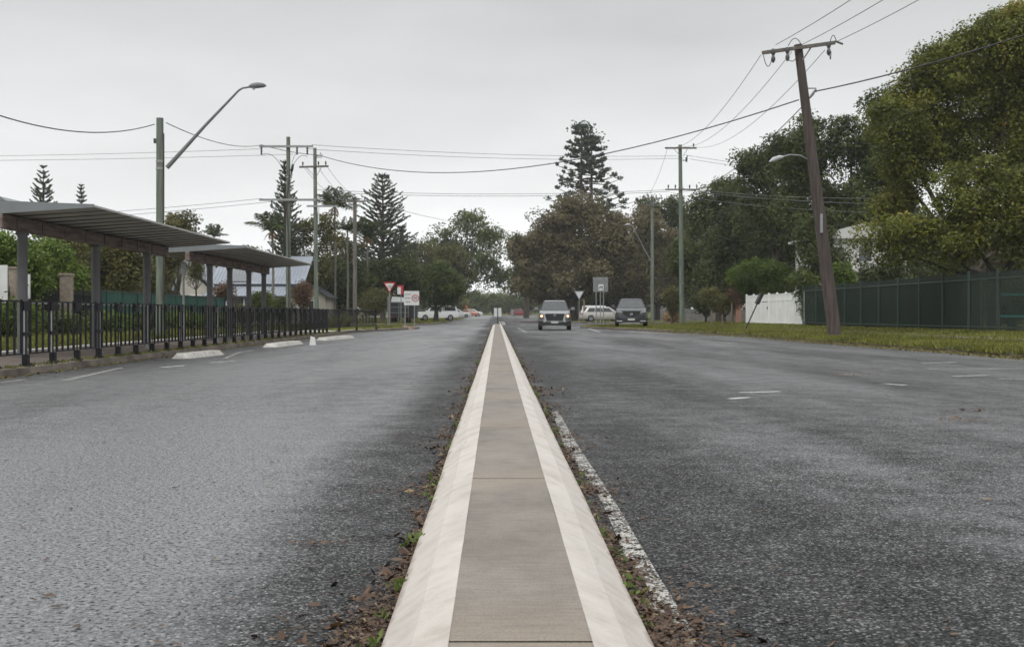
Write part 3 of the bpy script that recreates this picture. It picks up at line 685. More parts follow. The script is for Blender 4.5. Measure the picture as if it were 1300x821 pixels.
# broken nose of the kerb with pale rubble
mb = MB(); rr = random.Random(3)
for i in range(14):
    x, y = gp(517 + rr.uniform(-4, 9), 417.5 + rr.uniform(-.5, 1)); s = rr.uniform(.1, .3)
    mb.box((x, y, s * .3), (s, s * 1.3, s * .7), rr.uniform(0, 3), rr.uniform(-.3, .3))
struct(mb.build('kerb_rubble', pm('pale_red_rubble', (0.28, 0.15, 0.12), .9, c2=(.45, .42, .38), scale=3)), 'stuff')

# ------------------------------------------------------------------ kerbside railing
rl = thing('pedestrian_railing', 'long black steel picket railing along the left kerb', 'railing', (-7.05, 16, .13))
posts = [(-7.05, 13.9 + 1.125 * i) for i in range(34)] + [(-6.9, 53.8), (-6.55, 57.5), (-5.95, 60.8)]
post_proto = None; panel_proto = None
def rail_post(x, y, rz):
    global post_proto
    if post_proto is None:
        mb = MB(); mb.bx(-.045, .045, -.042, .042, 0, .165)
        mb.bx(-.03, .03, -.155, .155, .82, .96); mb.bx(-.025, .025, -.155, .155, .44, .50); mb.bx(-.009, .009, -.009, .009, .165, .82)
        mb.bx(-.075, .075, -.075, .075, 0, .014)
        for s in (-.055, .055): mb.cyl((s, s, .014), (s, s, .03), .009, 6)
        post_proto = mb.build('post', M['black_steel'], rl); p = post_proto
    else:
        p = post_proto.copy(); col.objects.link(p); p.parent = rl
    p.location = (x + 7.05, y - 16, 0); p.rotation_euler = (0, 0, rz)
def rail_panel(a, b):
    dx, dy = b[0] - a[0], b[1] - a[1]; Ln = math.hypot(dx, dy) - .34
    mb = MB(); g = .166
    mb.bx(-.011, .011, 0, Ln, .945, .97); mb.bx(-.012, .012, 0, Ln, g, g + .022)
    n = max(3, round(Ln / .25))
    for i in range(n + 1):
        y = Ln * i / n; r = .017 if i in (0, n) else .015
        mb.bx(-r, r, y - r, y + r, g, .985 if i in (0, n) else .95)
    p = mb.build('panel', M['black_steel'], rl)
    ang = math.atan2(dy, dx) - math.pi / 2
    p.location = (a[0] + 7.05 + dx / (Ln + .34) * .17, a[1] - 16 + dy / (Ln + .34) * .17, 0); p.rotation_euler = (0, 0, ang)
    return p
first = None
for i, p in enumerate(posts):
    nx = posts[min(i + 1, len(posts) - 1)]; rz = math.atan2(nx[1] - p[1], nx[0] - p[0]) - math.pi / 2 if i < len(posts) - 1 else 0
    rail_post(p[0], p[1], rz)
    if i < len(posts) - 1:
        if i < 33 and first is not None:
            q = first.copy(); col.objects.link(q); q.parent = rl; q.location = (0, p[1] - 16 + .17, 0)
        else:
            q = rail_panel(p, nx)
            if first is None: first = q; 

# ------------------------------------------------------------------ shelters
def shelter(Y0, Y1, posts_y, label):
    o = thing('walkway_shelter', label, 'shelter', (-8.45, Y0, .134), group='grey canopy shelters over the left footpath')
    X = lambda x: x + 8.45
    L_ = Y1 - Y0; gz = .134
    f = lambda z: z - gz
    # roof: ribbed sheet, thin road edge, ridge behind the beam
    n = max(8, round(L_ / .72)); st = L_ / n; mb = MB()
    for i in range(n):
        y0 = i * st; y1 = y0 + st - .012
        mb.prism([(X(-6.85), f(2.72)), (X(-6.85), f(2.755)), (X(-8.6), f(2.80)), (X(-9.7), f(2.64)), (X(-9.7), f(2.57)), (X(-8.45), f(2.62))], 'y', y0, y1)
    mb.build('roof_sheet', M['roof_under'], o)
    mb = MB()
    for i in range(n):
        y0 = i * st + st - .07
        mb.prism([(X(-6.86), f(2.71)), (X(-6.86), f(2.752)), (X(-8.6), f(2.797)), (X(-9.69), f(2.637)), (X(-9.69), f(2.55)), (X(-8.45), f(2.598))], 'y', y0 + .015, y0 + .055)
    mb.build('seam_shadow_strip', M['shelter_grey'], o)  # dark strips added to imitate shadow gaps between the roof sheets
    mb = MB()
    mb.prism([(X(-6.84), f(2.71)), (X(-6.84), f(2.765)), (X(-8.6), f(2.83)), (X(-9.72), f(2.67)), (X(-9.72), f(2.55)), (X(-8.45), f(2.605))], 'y', -.03, -.002)
    mb.build('fascia', M['roof_fascia'], o)
    mb = MB(); mb.prism([(X(-8.35), f(2.83)), (X(-8.85), f(2.83)), (X(-8.75), f(2.90)), (X(-8.45), f(2.90))], 'y', 0.0, L_)
    mb.build('ridge_cap', M['roof_fascia'], o)
    mb = MB(); mb.bx(-.06, .06, -.05, L_ * .985, f(2.36), f(2.60)); mb.build('beam', M['beam_timber'], o, bevel=.006)
    bp_ = None
    for i in range(int(L_ / 1.2)):
        y = .6 + i * 1.2
        if bp_ is None: mb = MB(); mb.bx(.062, .075, -.02, .02, f(2.38), f(2.58)); bp_ = mb.build('bracket', M['shelter_grey'], o); q = bp_
        else: q = bp_.copy(); col.objects.link(q); q.parent = o
        q.location = (0, y, 0)
    pp = None
    for y in posts_y:
        if pp is None:
            mb = MB(); mb.cyl((0, 0, 0), (0, 0, f(2.36)), .088, 16); mb.bx(-.13, .13, -.13, .13, 0, .015); mb.bx(-.09, .09, -.09, .09, f(2.30), f(2.362))
            pp = mb.build('post', M['shelter_grey'], o, smooth=True); q = pp
        else: q = pp.copy(); col.objects.link(q); q.parent = o
        q.location = (0, y - Y0, 0)
    return o
shelter(20.9, 31.6, (21.9, 25.9, 29.7), 'nearer grey canopy shelter on thick posts over the left footpath')
shelter(33.6, 45.6, (36.2, 38.9, 41.9, 44.6), 'farther grey canopy shelter with four posts near the green poles')
def leanrail(Y0, ys, label):
    o = thing('lean_rail', label, 'handrail', (-7.85, Y0, .134), group='thin galvanised rails under the shelters')
    mb = MB(); mb.cyl((0, ys[0] - Y0, .95), (0, ys[-1] - Y0, .95), .014, 8); mb.build('rail', M['galv'], o)
    pp = None
    for y in ys:
        if pp is None: mb = MB(); mb.cyl((0, 0, 0), (0, 0, .945), .022, 10); mb.cyl((0, 0, 0), (0, 0, .012), .05, 10); pp = mb.build('post', M['galv'], o); q = pp
        else: q = pp.copy(); col.objects.link(q); q.parent = o
        q.location = (0, y - Y0, 0)
leanrail(20.45, (20.45, 21.7, 24.4, 27.6, 30.5), 'thin galvanised rail under the nearer canopy shelter')
leanrail(34.6, (34.6, 37.0, 39.8, 42.6), 'thin galvanised rail under the farther canopy shelter')
# slim sign-less post beside second shelter
o = thing('slim_post', 'slim grey steel post standing just before the farther shelter', 'post', ((233 - VX) * 35 / F, 35, .134))
mb = MB(); mb.cyl((0, 0, 0), (0, 0, 2.15), .03, 10); mb.bx(-.07, .07, -.04, .04, 1.9, 2.2); mb.build('post_body', M['galv'], o)

# ------------------------------------------------------------------ poles and wires
def crossarm(root, w, z, y=0.0, d=.11, mat='pole_grey', tilt=0, brace=True, pins=(), cx=0, down=False):
    mb = MB(); mb.box((cx, y, z), (w, d, d), 0, 0, -tilt); a = mb.build('crossarm', M[mat], root)
    if brace:
        mb = MB(); s = min(.5, w * .28)
        for q in (-1, 1): mb.tube([(cx + q * s, y, z - .05), (cx * .4 + q * .1, y, z - .6)], .022, 6)
        mb.build('brace', M['galv'], root)
    for p in pins:
        mb = MB(); zz = z + math.tan(tilt) * (p - cx)
        if down: prof = [(0, -.03, .03), (0, -.12, .065), (0, -.2, .04), (0, -.28, .07), (0, -.36, .04), (0, -.45, .065), (0, -.5, .03)]
        else: prof = [(0, .03, .02), (0, .12, .03), (0, .16, .06), (0, .22, .05), (0, .26, .065), (0, .32, .04), (0, .36, .02)]
        mb.tube([(p, y - (.0 if not down else .08), zz + a2) for _, a2, _ in prof], [r for *_, r in prof], 8); mb.build('insulator', M['insulator'], root, smooth=True)
def jumper(root, a, b, sag, r=.014):
    mb = MB(); a = Vector(a); b = Vector(b)
    mb.tube([a.lerp(b, t) + Vector((0, 0, sag * 4 * t * (1 - t))) for t in [i / 8 for i in range(9)]], r, 5); mb.build('jumper_cable', M['cable'], root)
def pole_body(root, h, r0, r1, mat, top=(0, 0)):
    mb = MB(); mb.tube([(0, 0, -.15), (top[0] * .5, 0, h * .5), (top[0], 0, h)], [r0, (r0 + r1) / 2, r1], 16); return mb.build('pole', M[mat], root, smooth=True)
def pole_at(label, px, Y, ytop, name='power_pole', z0=.14, cat='power pole', group=None):
    X = (px - VX) * Y / F; h = CAM + (HY - ytop) * Y / F - z0
    return thing(name, label, cat, (X, Y, z0), group=group), h, Y / F
def bands(root, zs, r):
    for z in zs:
        mb = MB(); mb.tube([(0, 0, z - .04), (0, 0, z + .04)], r, 14); mb.build('steel_band', M['galv'], root)

# left lamp pole
o, h, k = pole_at('timber street light pole with long slanted arm behind the nearer shelter', 203, 40, 150, 'street_light', cat='street light')
pole_body(o, h, .13, .115, 'pole_green')
mb = MB(); mb.bx(.07, .135, -.05, .05, 1.2, h - .5); mb.build('conduit', M['pole_brown'], o)
z = lambda y: CAM + (HY - y) * k - .14
mb = MB(); a0 = (212 - 203) * k; mb.tube([(a0, 0, z(213)), ((260 - 203) * k, 0, z(160)), ((303 - 203) * k, 0, z(115)), ((308 - 203) * k, 0, z(112)), ((318 - 203) * k, 0, z(110.5))], [.075, .05, .035, .032, .03], 10)
mb.build('lamp_arm', M['lamp_grey'], o, smooth=True)
mb = MB(); x0 = (316 - 203) * k; x1 = (338 - 203) * k; zz = z(110)
mb.tube([(x0, 0, zz), (x0 + .12, 0, zz + .02), ((x0 + x1) / 2, 0, zz + .04), (x1 - .08, 0, zz + .035), (x1, 0, zz + .02)], [.04, .09, .10, .07, .02], 10)
lh = mb.build('lamp_head', M['lamp_grey'], o, smooth=True); mb = MB(); mb.cyl((x0 + .12, 0, zz - .09), (x0 + .17, 0, zz - .04), .05, 10); mb.build('photocell', M['lens'], lh)
mb = MB(); mb.bx(-.2, -.12, -.04, .04, z(182), z(176)); mb.build('cable_hook', M['insulator'], o)
bands(o, [z(205), z(214)], .13)

# green poles on the left
o, h, k = pole_at('tallest green timber power pole, two crossarms, left of the intersection', 366, 72, 174)
P2 = o; pole_body(o, h, .15, .115, 'pole_green'); z = lambda y: CAM + (HY - y) * 72 / F - .14
crossarm(o, 68 * k, z(186.5), -.18, .12, 'galv', cx=-2 * k, brace=False, pins=(-33 * k, 12 * k, 25 * k), down=True)
crossarm(o, 72 * k, z(254), -.18, .12, 'galv', cx=-.0 * k, brace=False, pins=(-20 * k,), down=True)
for a, b, s in (((-32 * k, -.25, z(197)), (-6 * k, -.2, z(215)), .35), ((12 * k, -.25, z(197)), (4 * k, -.2, z(215)), .3), ((25 * k, -.25, z(200)), (6 * k, -.2, z(212)), .3)): jumper(o, a, b, s)
jumper(o, (-20 * k, -.2, z(254)), (-18 * k, -.2, z(275)), 0)
mb = MB()
for s in (-5, 7): mb.tube([(s * k, -.2, z(209)), (s * k * .8, -.2, z(216)), (s * k * .6, -.15, z(222))], [.05, .075, .03], 8)
mb.build('cable_termination', M['trim'], o)
mb = MB(); mb.tube([(2 * k, -.14, z(222)), (-2 * k, -.2, z(260)), (1 * k, -.16, z(300)), (1 * k, -.14, .3)], .04, 6); mb.build('conduit', M['pole_brown'], o)
bands(o, [z(186), z(254), z(225)], .145)
o, h, k = pole_at('slimmer green timber power pole with short crossarms beside the tallest pole', 402, 82, 188)
P3 = o; pole_body(o, h, .15, .115, 'pole_green', (-.12, 0)); z = lambda y: CAM + (HY - y) * 82 / F - .14
crossarm(o, 37 * k, z(212), -.18, .12, 'pole_grey', cx=-3 * k, tilt=.03, pins=(-17 * k, -1 * k + .2, 12 * k)); crossarm(o, 40 * k, z(262), -.18, .12, 'galv', cx=8 * k, tilt=.0, brace=False)
mb = MB()
for q, zz in ((5, 198), (7, 200)): mb.tube([(0, -.1, z(zz)), (q * k, -.1, z(zz)), (q * k, -.1, z(zz - 4))], .03, 6)
mb.build('side_bracket', M['insulator'], o)
mb = MB(); mb.cyl((3 * k, -.2, z(262)), (3 * k, -.2, z(285)), .045, 8); mb.build('cable_cover', M['white_paint'], o)
jumper(o, (18 * k, -.2, z(262)), (30 * k, -.2, z(248)), -.3)
o, h, k = pole_at('weathered grey-brown power pole with single crossarm behind the give way warning sign', 450.5, 98, 250)
P4 = o; pole_body(o, h, .18, .14, 'pole_grey'); z = lambda y: CAM + (HY - y) * 98 / F - .14
crossarm(o, 28 * k, z(256), -.2, .12, 'pole_grey', cx=0, pins=(-12.5 * k, -2 * k, 13 * k))

# leaning brown pole right
Yb = 41.2; k = Yb / F; X0 = (1060 - VX) * k
o = thing('power_pole', 'leaning dark brown power pole with wide crossarm on the right verge', 'power pole', (X0, Yb, .13))
RP = o; z = lambda y: CAM + (HY - y) * k - .13
tx = (1013 - 1060) * k; hh = z(57)
mb = MB(); mb.tube([(0, 0, -.1), (0, 0, .02), (tx * .5, 0, hh * .5), (tx, 0, hh)], [.235, .225, .185, .135], 20); mb.build('pole', M['pole_brown'], o, smooth=True)
xr = lambda px: (px - 1060) * k
mb = MB(); a = Vector((xr(966), -.2, z(69))); b = Vector((xr(1058), -.2, z(56))); d = b - a
mb.box((a + b) / 2, (d.length, .11, .11), 0, 0, -math.atan2(d.z, d.x)); mb.build('crossarm', M['pole_grey'], o)
mb = MB(); mb.tube([(xr(1029), -.2, z(60)), (xr(1018), -.14, z(77))], .028, 6); mb.build('brace', M['galv'], o)
for px, py in ((979, 67), (997, 65), (1049, 58)):
    mb = MB(); prof = [(.06, .05), (.0, .07), (-.08, .075), (-.16, .04), (-.24, .07), (-.3, .075), (-.4, .03)]
    mb.tube([(xr(px), -.3, z(py) + a2) for a2, r in prof], [r for a2, r in prof], 9); mb.build('insulator', M['insulator'], o, smooth=True)
jumper(o, (xr(967), -.25, z(72)), (xr(978), -.3, z(75)), -.35, .013); jumper(o, (xr(998), -.3, z(78)), (xr(1010), -.2, z(74)), -.1, .013)
jumper(o, (xr(998), -.3, z(61)), (xr(1016), -.2, z(60)), .25, .013); jumper(o, (xr(1050), -.3, z(66)), (xr(1052), -.3, z(68)), -.3, .013)
jumper(o, (xr(1051), -.3, z(55)), (xr(1060), -.2, z(56)), .22, .013); mb = MB(); mb.tube([(xr(1058), -.2, z(54)), (xr(1068), -.2, z(58))], .035, 6); mb.build('strain_clamp', M['insulator'], o)
mb = MB(); mb.tube([(xr(1025), -.1, z(113)), (xr(1035), -.1, z(113)), (xr(1035), -.1, z(118))], .02, 6); mb.tube([(xr(1034), -.12, z(115)), (xr(1030), -.14, z(121)), (xr(1026), -.2, z(126))], [.03, .05, .03], 6)
mb.build('cable_bracket', M['insulator'], o)
mb = MB(); mb.tube([(xr(1017), -.05, z(118)), (xr(1031) + .0, -.0, z(203)), (xr(1036), -.02, z(240))], .02, 5); mb.build('cable_riser', M['trim'], o)
mb = MB(); mb.bx(xr(1039), xr(1042), -.26, -.2, z(296), z(272)); mb.build('number_tag', M['galv'], o)
bands(o, [], .2)
mb = MB(); mb.tube([(xr(1029), 0, z(204)), (xr(1015), -.1, z(198)), (xr(1000), -.3, z(198)), (xr(990), -.4, z(201))], .022, 8); arm = mb.build('lamp_arm', M['galv'], o, smooth=True)
mb = MB(); mb.tube([(xr(991), -.38, z(201)), (xr(986), -.42, z(202)), (xr(978), -.5, z(205)), (xr(972), -.55, z(208))], [.03, .075, .085, .02], 10); mb.build('lamp_head', M['lens'], o, smooth=True)

# green pole right
o, h, k = pole_at('tall green power pole standing on the grass right of the parked dark SUV', 866, 90, 184)
GP = o; pole_body(o, h, .19, .13, 'pole_green', (-.15, 0)); z = lambda y: CAM + (HY - y) * 90 / F - .14
crossarm(o, 40 * k, z(188.5), -.2, .12, 'pole_grey', cx=-2.3 * k, pins=(14 * k,)); crossarm(o, 44 * k, z(241), -.2, .10, 'pole_grey', cx=0, brace=False, pins=(-18 * k, -9 * k, 9 * k, 18 * k))
mb = MB(); mb.tube([(0, -.15, z(204)), (6 * k, -.15, z(204)), (6 * k, -.15, z(198))], .04, 6); mb.cyl((5 * k, -.15, z(206)), (5 * k, -.15, z(200)), .07, 8); mb.build('side_bracket', M['insulator'], o)
bands(o, [z(240), z(360)], .17)
o, h, k = pole_at('shorter dark green power pole with curved street lamp behind the parked dark SUV', 828, 126, 249)
DP = o; pole_body(o, h, .19, .14, 'pole_green'); z = lambda y: CAM + (HY - y) * 126 / F - .14
crossarm(o, 26 * k, z(252), -.2, .12, 'pole_grey', pins=(-11 * k, -5 * k, 5 * k, 11 * k)); crossarm(o, 20 * k, z(261), -.2, .12, 'pole_grey', brace=False, pins=(-8 * k, 8 * k))
mb = MB(); mb.tube([(-.1, -.1, z(332)), (-10 * k, -.5, z(318)), (-20 * k, -.9, z(300)), (-26 * k, -1.2, z(289)), (-31 * k, -1.4, z(286))], [.05, .05, .04, .04, .04], 8); mb.build('lamp_arm', M['galv'], o, smooth=True)
mb = MB(); mb.tube([(-30 * k, -1.4, z(286.3)), (-33 * k, -1.45, z(286)), (-37 * k, -1.5, z(287))], [.05, .11, .03], 8); mb.build('lamp_head', M['lens'], o, smooth=True)

def wire(a, b, sag, label, r=.012, m='cable', n=28, name='overhead_wire', group='overhead wires'):
    a = Vector(a); b = Vector(b); mb = MB()
    mid = a.lerp(b, .5)
    pts = [a.lerp(b, t) - Vector((0, 0, sag * 4 * t * (1 - t))) - a for t in [i / n for i in range(n + 1)]]
    mb.tube(pts, r, 5); o = mb.build(name, M[m], None, smooth=True, loc=a); return tag(o, label, 'wire', group)
W = PX
wire(W(196, 158, 40), W(-330, -25, 19), 1.05, 'sagging black cable from street light pole out to the upper left', .016)
wire(W(211, 156, 40), W(332, 184, 72), .35, 'black cable from street light pole to the tallest green pole', .016)
wire(W(332, 184, 71.8), W(404, 197, 82), .1, 'short black cable between the two left green poles', .02)
wire(W(405, 197, 82), W(1014, 127, 41.2), 1.75, 'thick black cable crossing the whole road to the leaning pole', .022)
wire(W(-160, 199, 80), W(333, 189, 72), .12, 'upper of two thin wires running left from the tallest green pole', .012, 'grey_wire')
wire(W(-160, 204, 80), W(372, 196, 72), .12, 'lower of two thin wires running left from the tallest green pole', .012, 'grey_wire')
wire(W(-160, 281, 82), W(333, 252, 72), .3, 'thin wire passing low behind the street light pole, upper of two', .013, 'grey_wire')
wire(W(-160, 287, 82), W(345, 256, 72), .3, 'thin wire passing low behind the street light pole, lower of two', .013, 'grey_wire')
wire(W(396, 184, 72), W(860, 198, 90), .25, 'topmost thin wire crossing the road between green poles', .013, 'grey_wire')
wire(W(388, 189, 72), W(868, 201, 90), .3, 'second thin wire crossing the road between green poles', .013, 'grey_wire')
wire(W(400, 241, 82), W(848, 241, 90), .3, 'upper of the two lower wires crossing the road', .015, 'grey_wire')
wire(W(430, 245, 82), W(850, 243, 90), .28, 'lower of the two lower wires crossing the road', .015, 'grey_wire')
wire(W(870, 197, 90), W(1180, 228, 95), .3, 'thin wire from right green pole bracket into dark trees', .013, 'grey_wire')
wire(W(876, 202, 90), W(1180, 232, 95), .3, 'second thin wire from right green pole bracket into dark trees', .013, 'grey_wire')
wire(W(884, 241, 90), W(1110, 252, 68), .15, 'upper pale wire passing in front of the dark trees', .013, 'lamp_grey')
wire(W(875, 242, 90), W(1110, 259, 68), .15, 'middle pale wire passing in front of the dark trees', .013, 'lamp_grey')
wire(W(884, 252, 90), W(1110, 270, 68), .15, 'lowest pale wire passing in front of the dark trees', .011, 'lamp_grey')
wire(W(966, 70, 41), W(847, 187, 90), .95, 'leftmost of three wires from leaning pole to right green pole', .011, 'grey_wire')
wire(W(1005, 66, 41), W(863, 186, 90), .95, 'middle of three wires from leaning pole to right green pole', .011, 'grey_wire')
wire(W(1047, 64, 41), W(884, 187, 90), .95, 'rightmost of three wires from leaning pole to right green pole', .011, 'grey_wire')
wire(W(1018, 136, 41.2), W(868, 243, 90), .7, 'black cable descending from leaning pole through tree tops', .017)
for px, py, lb in ((985, 57, 'left of three wires leaving leaning pole toward the top edge'), (1018, 57, 'middle of three wires leaving leaning pole toward the top edge'), (1058, 55, 'right of three wires leaving leaning pole toward the top edge')):
    a = W(px, py, 41.0); wire(a, (a.x + 1.0, -4, a.z), .95, lb, .011, 'grey_wire')
a = W(1036, 116, 41.0); wire(a, (a.x + 6.2, -4, a.z), 1.15, 'thick black cable from leaning pole running right across the big tree', .022)
for q, (a, b) in enumerate((((385, 211, 82), (438, 254, 98)), ((404, 212, 82), (449, 254, 98)), ((415, 211, 82), (463, 254, 98)))):
    wire(W(*a), W(*b), .45, ('leftmost', 'middle', 'rightmost')[q] + ' wire stepping down from slim green pole to grey-brown pole', .012, 'grey_wire')
wire(W(847, 190, 90), W(820, 250, 126), .6, 'thin wire dropping from right green pole to shorter pole', .012, 'grey_wire')
wire(W(463, 254, 98), W(640, 287, 190), .6, 'faint far wire behind the norfolk pine toward round tree', .02, 'grey_wire')

# ------------------------------------------------------------------ fences, buildings
# green palisade fence on the right
A = Vector((16.9, 29.0, .27)); B = Vector((15.9, 63.6, .27))
o = thing('green_palisade_fence', 'long dark green steel fence with vertical bars and rails at right', 'fence', A, math.atan2(B.y - A.y, B.x - A.x) - math.pi / 2)
Lf = (B - A).length; n = 15; st = Lf / n; pp = None; pn = None
for i in range(n + 1):
    if pp is None: mb = MB(); mb.bx(-.032, .032, -.032, .032, -.1, 2.12); pp = mb.build('post', M['green_rail'], o); q = pp
    else: q = pp.copy(); col.objects.link(q); q.parent = o
    q.location = (-.04, i * st, 0)
    if i < n:
        if pn is None:
            mb = MB(); m = int(st / .085)
            for j in range(m): y = .06 + j * (st - .1) / m; mb.bx(-.008, .008, y - .012, y + .012, .05, 2.04)
            pn = mb.build('bar_panel', M['green_steel'], o)
            mb = MB(); mb.bx(-.05, -.02, .04, st - .04, 1.80, 1.845); rl_ = mb.build('rail', M['green_rail'], pn)
            mb = MB(); mb.bx(-.05, -.02, .04, st - .04, .17, .21); rl2 = mb.build('rail', M['green_rail'], pn)
        else:
            q = pn.copy(); col.objects.link(q); q.parent = o; q.location = (0, i * st, 0)
            for rr_ in (rl_, rl2): c = rr_.copy(); col.objects.link(c); c.parent = q
# dark shade cloth behind the far half of the fence
o = thing('screen_fence', 'black green shade cloth standing right behind the far half of the bar fence', 'screen', (17.25, 29.0, .27), math.atan2(B.y - A.y, B.x - A.x) - math.pi / 2)
mb = MB(); yy = [13.8 + i * .6 for i in range(35)]
for a, b in zip(yy, yy[1:]): mb.prism([(.03 * math.sin(a * 3), a), (.03 * math.sin(b * 3), b), (.02 + .03 * math.sin(b * 3), b), (.02 + .03 * math.sin(a * 3), a)], 'z', .1, 1.93)
mb.build('cloth', M['green_mesh'], o)
for i in range(6): mb = MB(); mb.cyl((.08, 13.8 + i * 4.05, 0), (.08, 13.8 + i * 4.05, 1.98), .03, 8); mb.build('post', M['green_steel'], o)
# play equipment glimpsed through the fence
o = thing('play_frame', 'blue and green slatted play frame behind the green fence at right', 'play equipment', (20.5, 45.5, .28), .1)
for i, (x, hh, w, mt) in enumerate(((-.9, 1.5, .14, 'bright_blue'), (-.7, 1.35, .12, 'bright_teal'), (-.45, 1.75, .1, 'bright_green'), (-.25, 1.6, .12, 'bright_blue'), (.1, 1.95, .1, 'bright_green'), (.3, 1.95, .1, 'bright_green'), (.75, 1.5, .12, 'bright_teal'), (1.0, 1.5, .12, 'bright_blue'), (1.3, 1.45, .1, 'bright_green'))):
    mb = MB(); mb.bx(x - w / 2, x + w / 2, -.03, .03, 0, hh); mb.build('slat', M[mt], o)
mb = MB(); mb.bx(-2.2, 1.6, -.08, -.04, 1.3, 1.38); mb.bx(-2.2, 1.6, -.08, -.04, .5, .58); mb.bx(.0, 1.7, -.1, .5, 1.0, 1.35); mb.build('frame', M['bright_teal'], o)
mb = MB(); mb.bx(-2.0, -1.9, -.03, .5, 0, 1.35); mb.bx(-1.4, -1.3, -.03, .5, 0, 1.0); mb.build('frame_leg', M['green_steel'], o)

# white fence
A = Vector((16.6, 66.2, .24)); B = Vector((16.2, 79.6, .18)); Lf = (B - A).length
o = thing('white_fence', 'white panel fence with a gate beside the end of the green fence', 'fence', A, math.atan2(B.y - A.y, B.x - A.x) - math.pi / 2)
n = 7; st = Lf / n
for i in range(n):
    y0 = i * st + .06; y1 = (i + 1) * st - .06; mb = MB(); m = 9
    nm = 'gate' if i == 4 else 'panel'
    for j in range(m): a = y0 + (y1 - y0) * j / m; mb.bx(-.02, .02, a + .004, y0 + (y1 - y0) * (j + 1) / m - .006, .06, 1.42 if i != 4 else 1.38)
    mb.bx(-.035, .035, y0, y1, 1.42, 1.49); mb.bx(-.035, .035, y0, y1, .06, .16)
    mb.bx(-.022, .022, y0, y1, 1.49, 1.78); p = mb.build(nm, M['white_paint'], o)
    mb = MB(); mb.bx(-.04, .04, y0, y1, 1.78, 1.84); mb.build('top_rail', M['white_paint'], p)
    if i == 4: mb = MB(); mb.bx(-.07, -.04, y0 + .1, y0 + .2, .95, 1.1); mb.build('latch', M['trim'], p)
for i in range(n + 1): mb = MB(); y = i * st; mb.bx(-.055, .055, y - .055, y + .055, 0, 1.86); mb.prism([(-.07, 1.86), (.07, 1.86), (0, 1.93)], 'y', y - .07, y + .07); mb.build('post', M['white_paint'], o)
# leaning stake
X, Y = (945 - VX) * 56 / F, 56
o = thing('leaning_sign', 'leaning dark sign post seen edge on before the white fence', 'sign', (X, Y, .14))
d = Vector(((967 - 945) * 56 / F, 0, (418 - 371) * 56 / F)); mb = MB(); mb.tube([(0, 0, -.05), d], .03, 8); mb.build('post', M['trim'], o)
mb = MB(); p = d * .86; mb.box(p, (.14, .45, .50), 0, 0, math.atan2(d.x, d.z)); mb.build('sign_board', M['trim'], o)

# grey back fence far right, brick pillar, mound
A = PX(838, 391, 125); o = thing('paling_fence', 'low grey paling fence far behind the right green pole', 'fence', (A.x, 125, .2))
mb = MB()
for i in range(34): mb.bx(i * .2 - .0, i * .2 + .18, -.01, .01, 0, 1.25 + .03 * math.sin(i * 5)); 
for i in range(34, 50): mb.bx(i * .2, i * .2 + .19, -.01, .01, 0, 1.2)
mb.build('palings', pm('grey_palings', (.17, .165, .165), .85, var=.25), o)
mb = MB(); mb.bx(0, 10, .012, .05, .3, .38); mb.build('rail', M['timber'], o); mb = MB(); mb.bx(0, 10, .012, .05, .95, 1.03); mb.build('rail', M['timber'], o)
o = thing('brick_pillar', 'pinkish brick pillar beside the left end of the white fence', 'pillar', ((937 - VX) * 84 / F, 84, .18)); mb = MB(); mb.bx(-.2, .2, -.2, .2, 0, 1.25); mb.bx(-.24, .24, -.24, .24, 1.25, 1.33); mb.build('pillar_body', pm('pink_brick', (.32, .16, .12), .85, c2=(.42, .24, .19), scale=8), o)

# white building behind the right trees
o = thing('pale_building', 'pale two storey building glimpsed between the right trees', 'building', ((1085 - VX) * 76 / F, 76, .2))
mb = MB(); mb.bx(-2.2, 3.2, 0, 6, 0, 5.4); mb.build('wall', M['pale_wall'], o)
mb = MB(); mb.prism([(-2.6, 5.35), (3.6, 5.35), (3.6, 5.5), (.5, 6.3), (-2.6, 5.5)], 'y', -.4, 6.4); mb.build('roof', M['pale_wall'], o)
mb = MB(); mb.bx(-2.25, 3.25, -.5, 0, 3.3, 3.5); mb.build('awning', M['pale_wall'], o)
for x in (-1.5, .2, 1.9): mb = MB(); mb.bx(x, x + .9, -.03, .02, 3.9, 4.9); w = mb.build('window', M['white_paint'], o); mb = MB(); mb.bx(x + .06, x + .84, -.04, -.032, 3.96, 4.84); mb.build('pane', M['glass'], w)

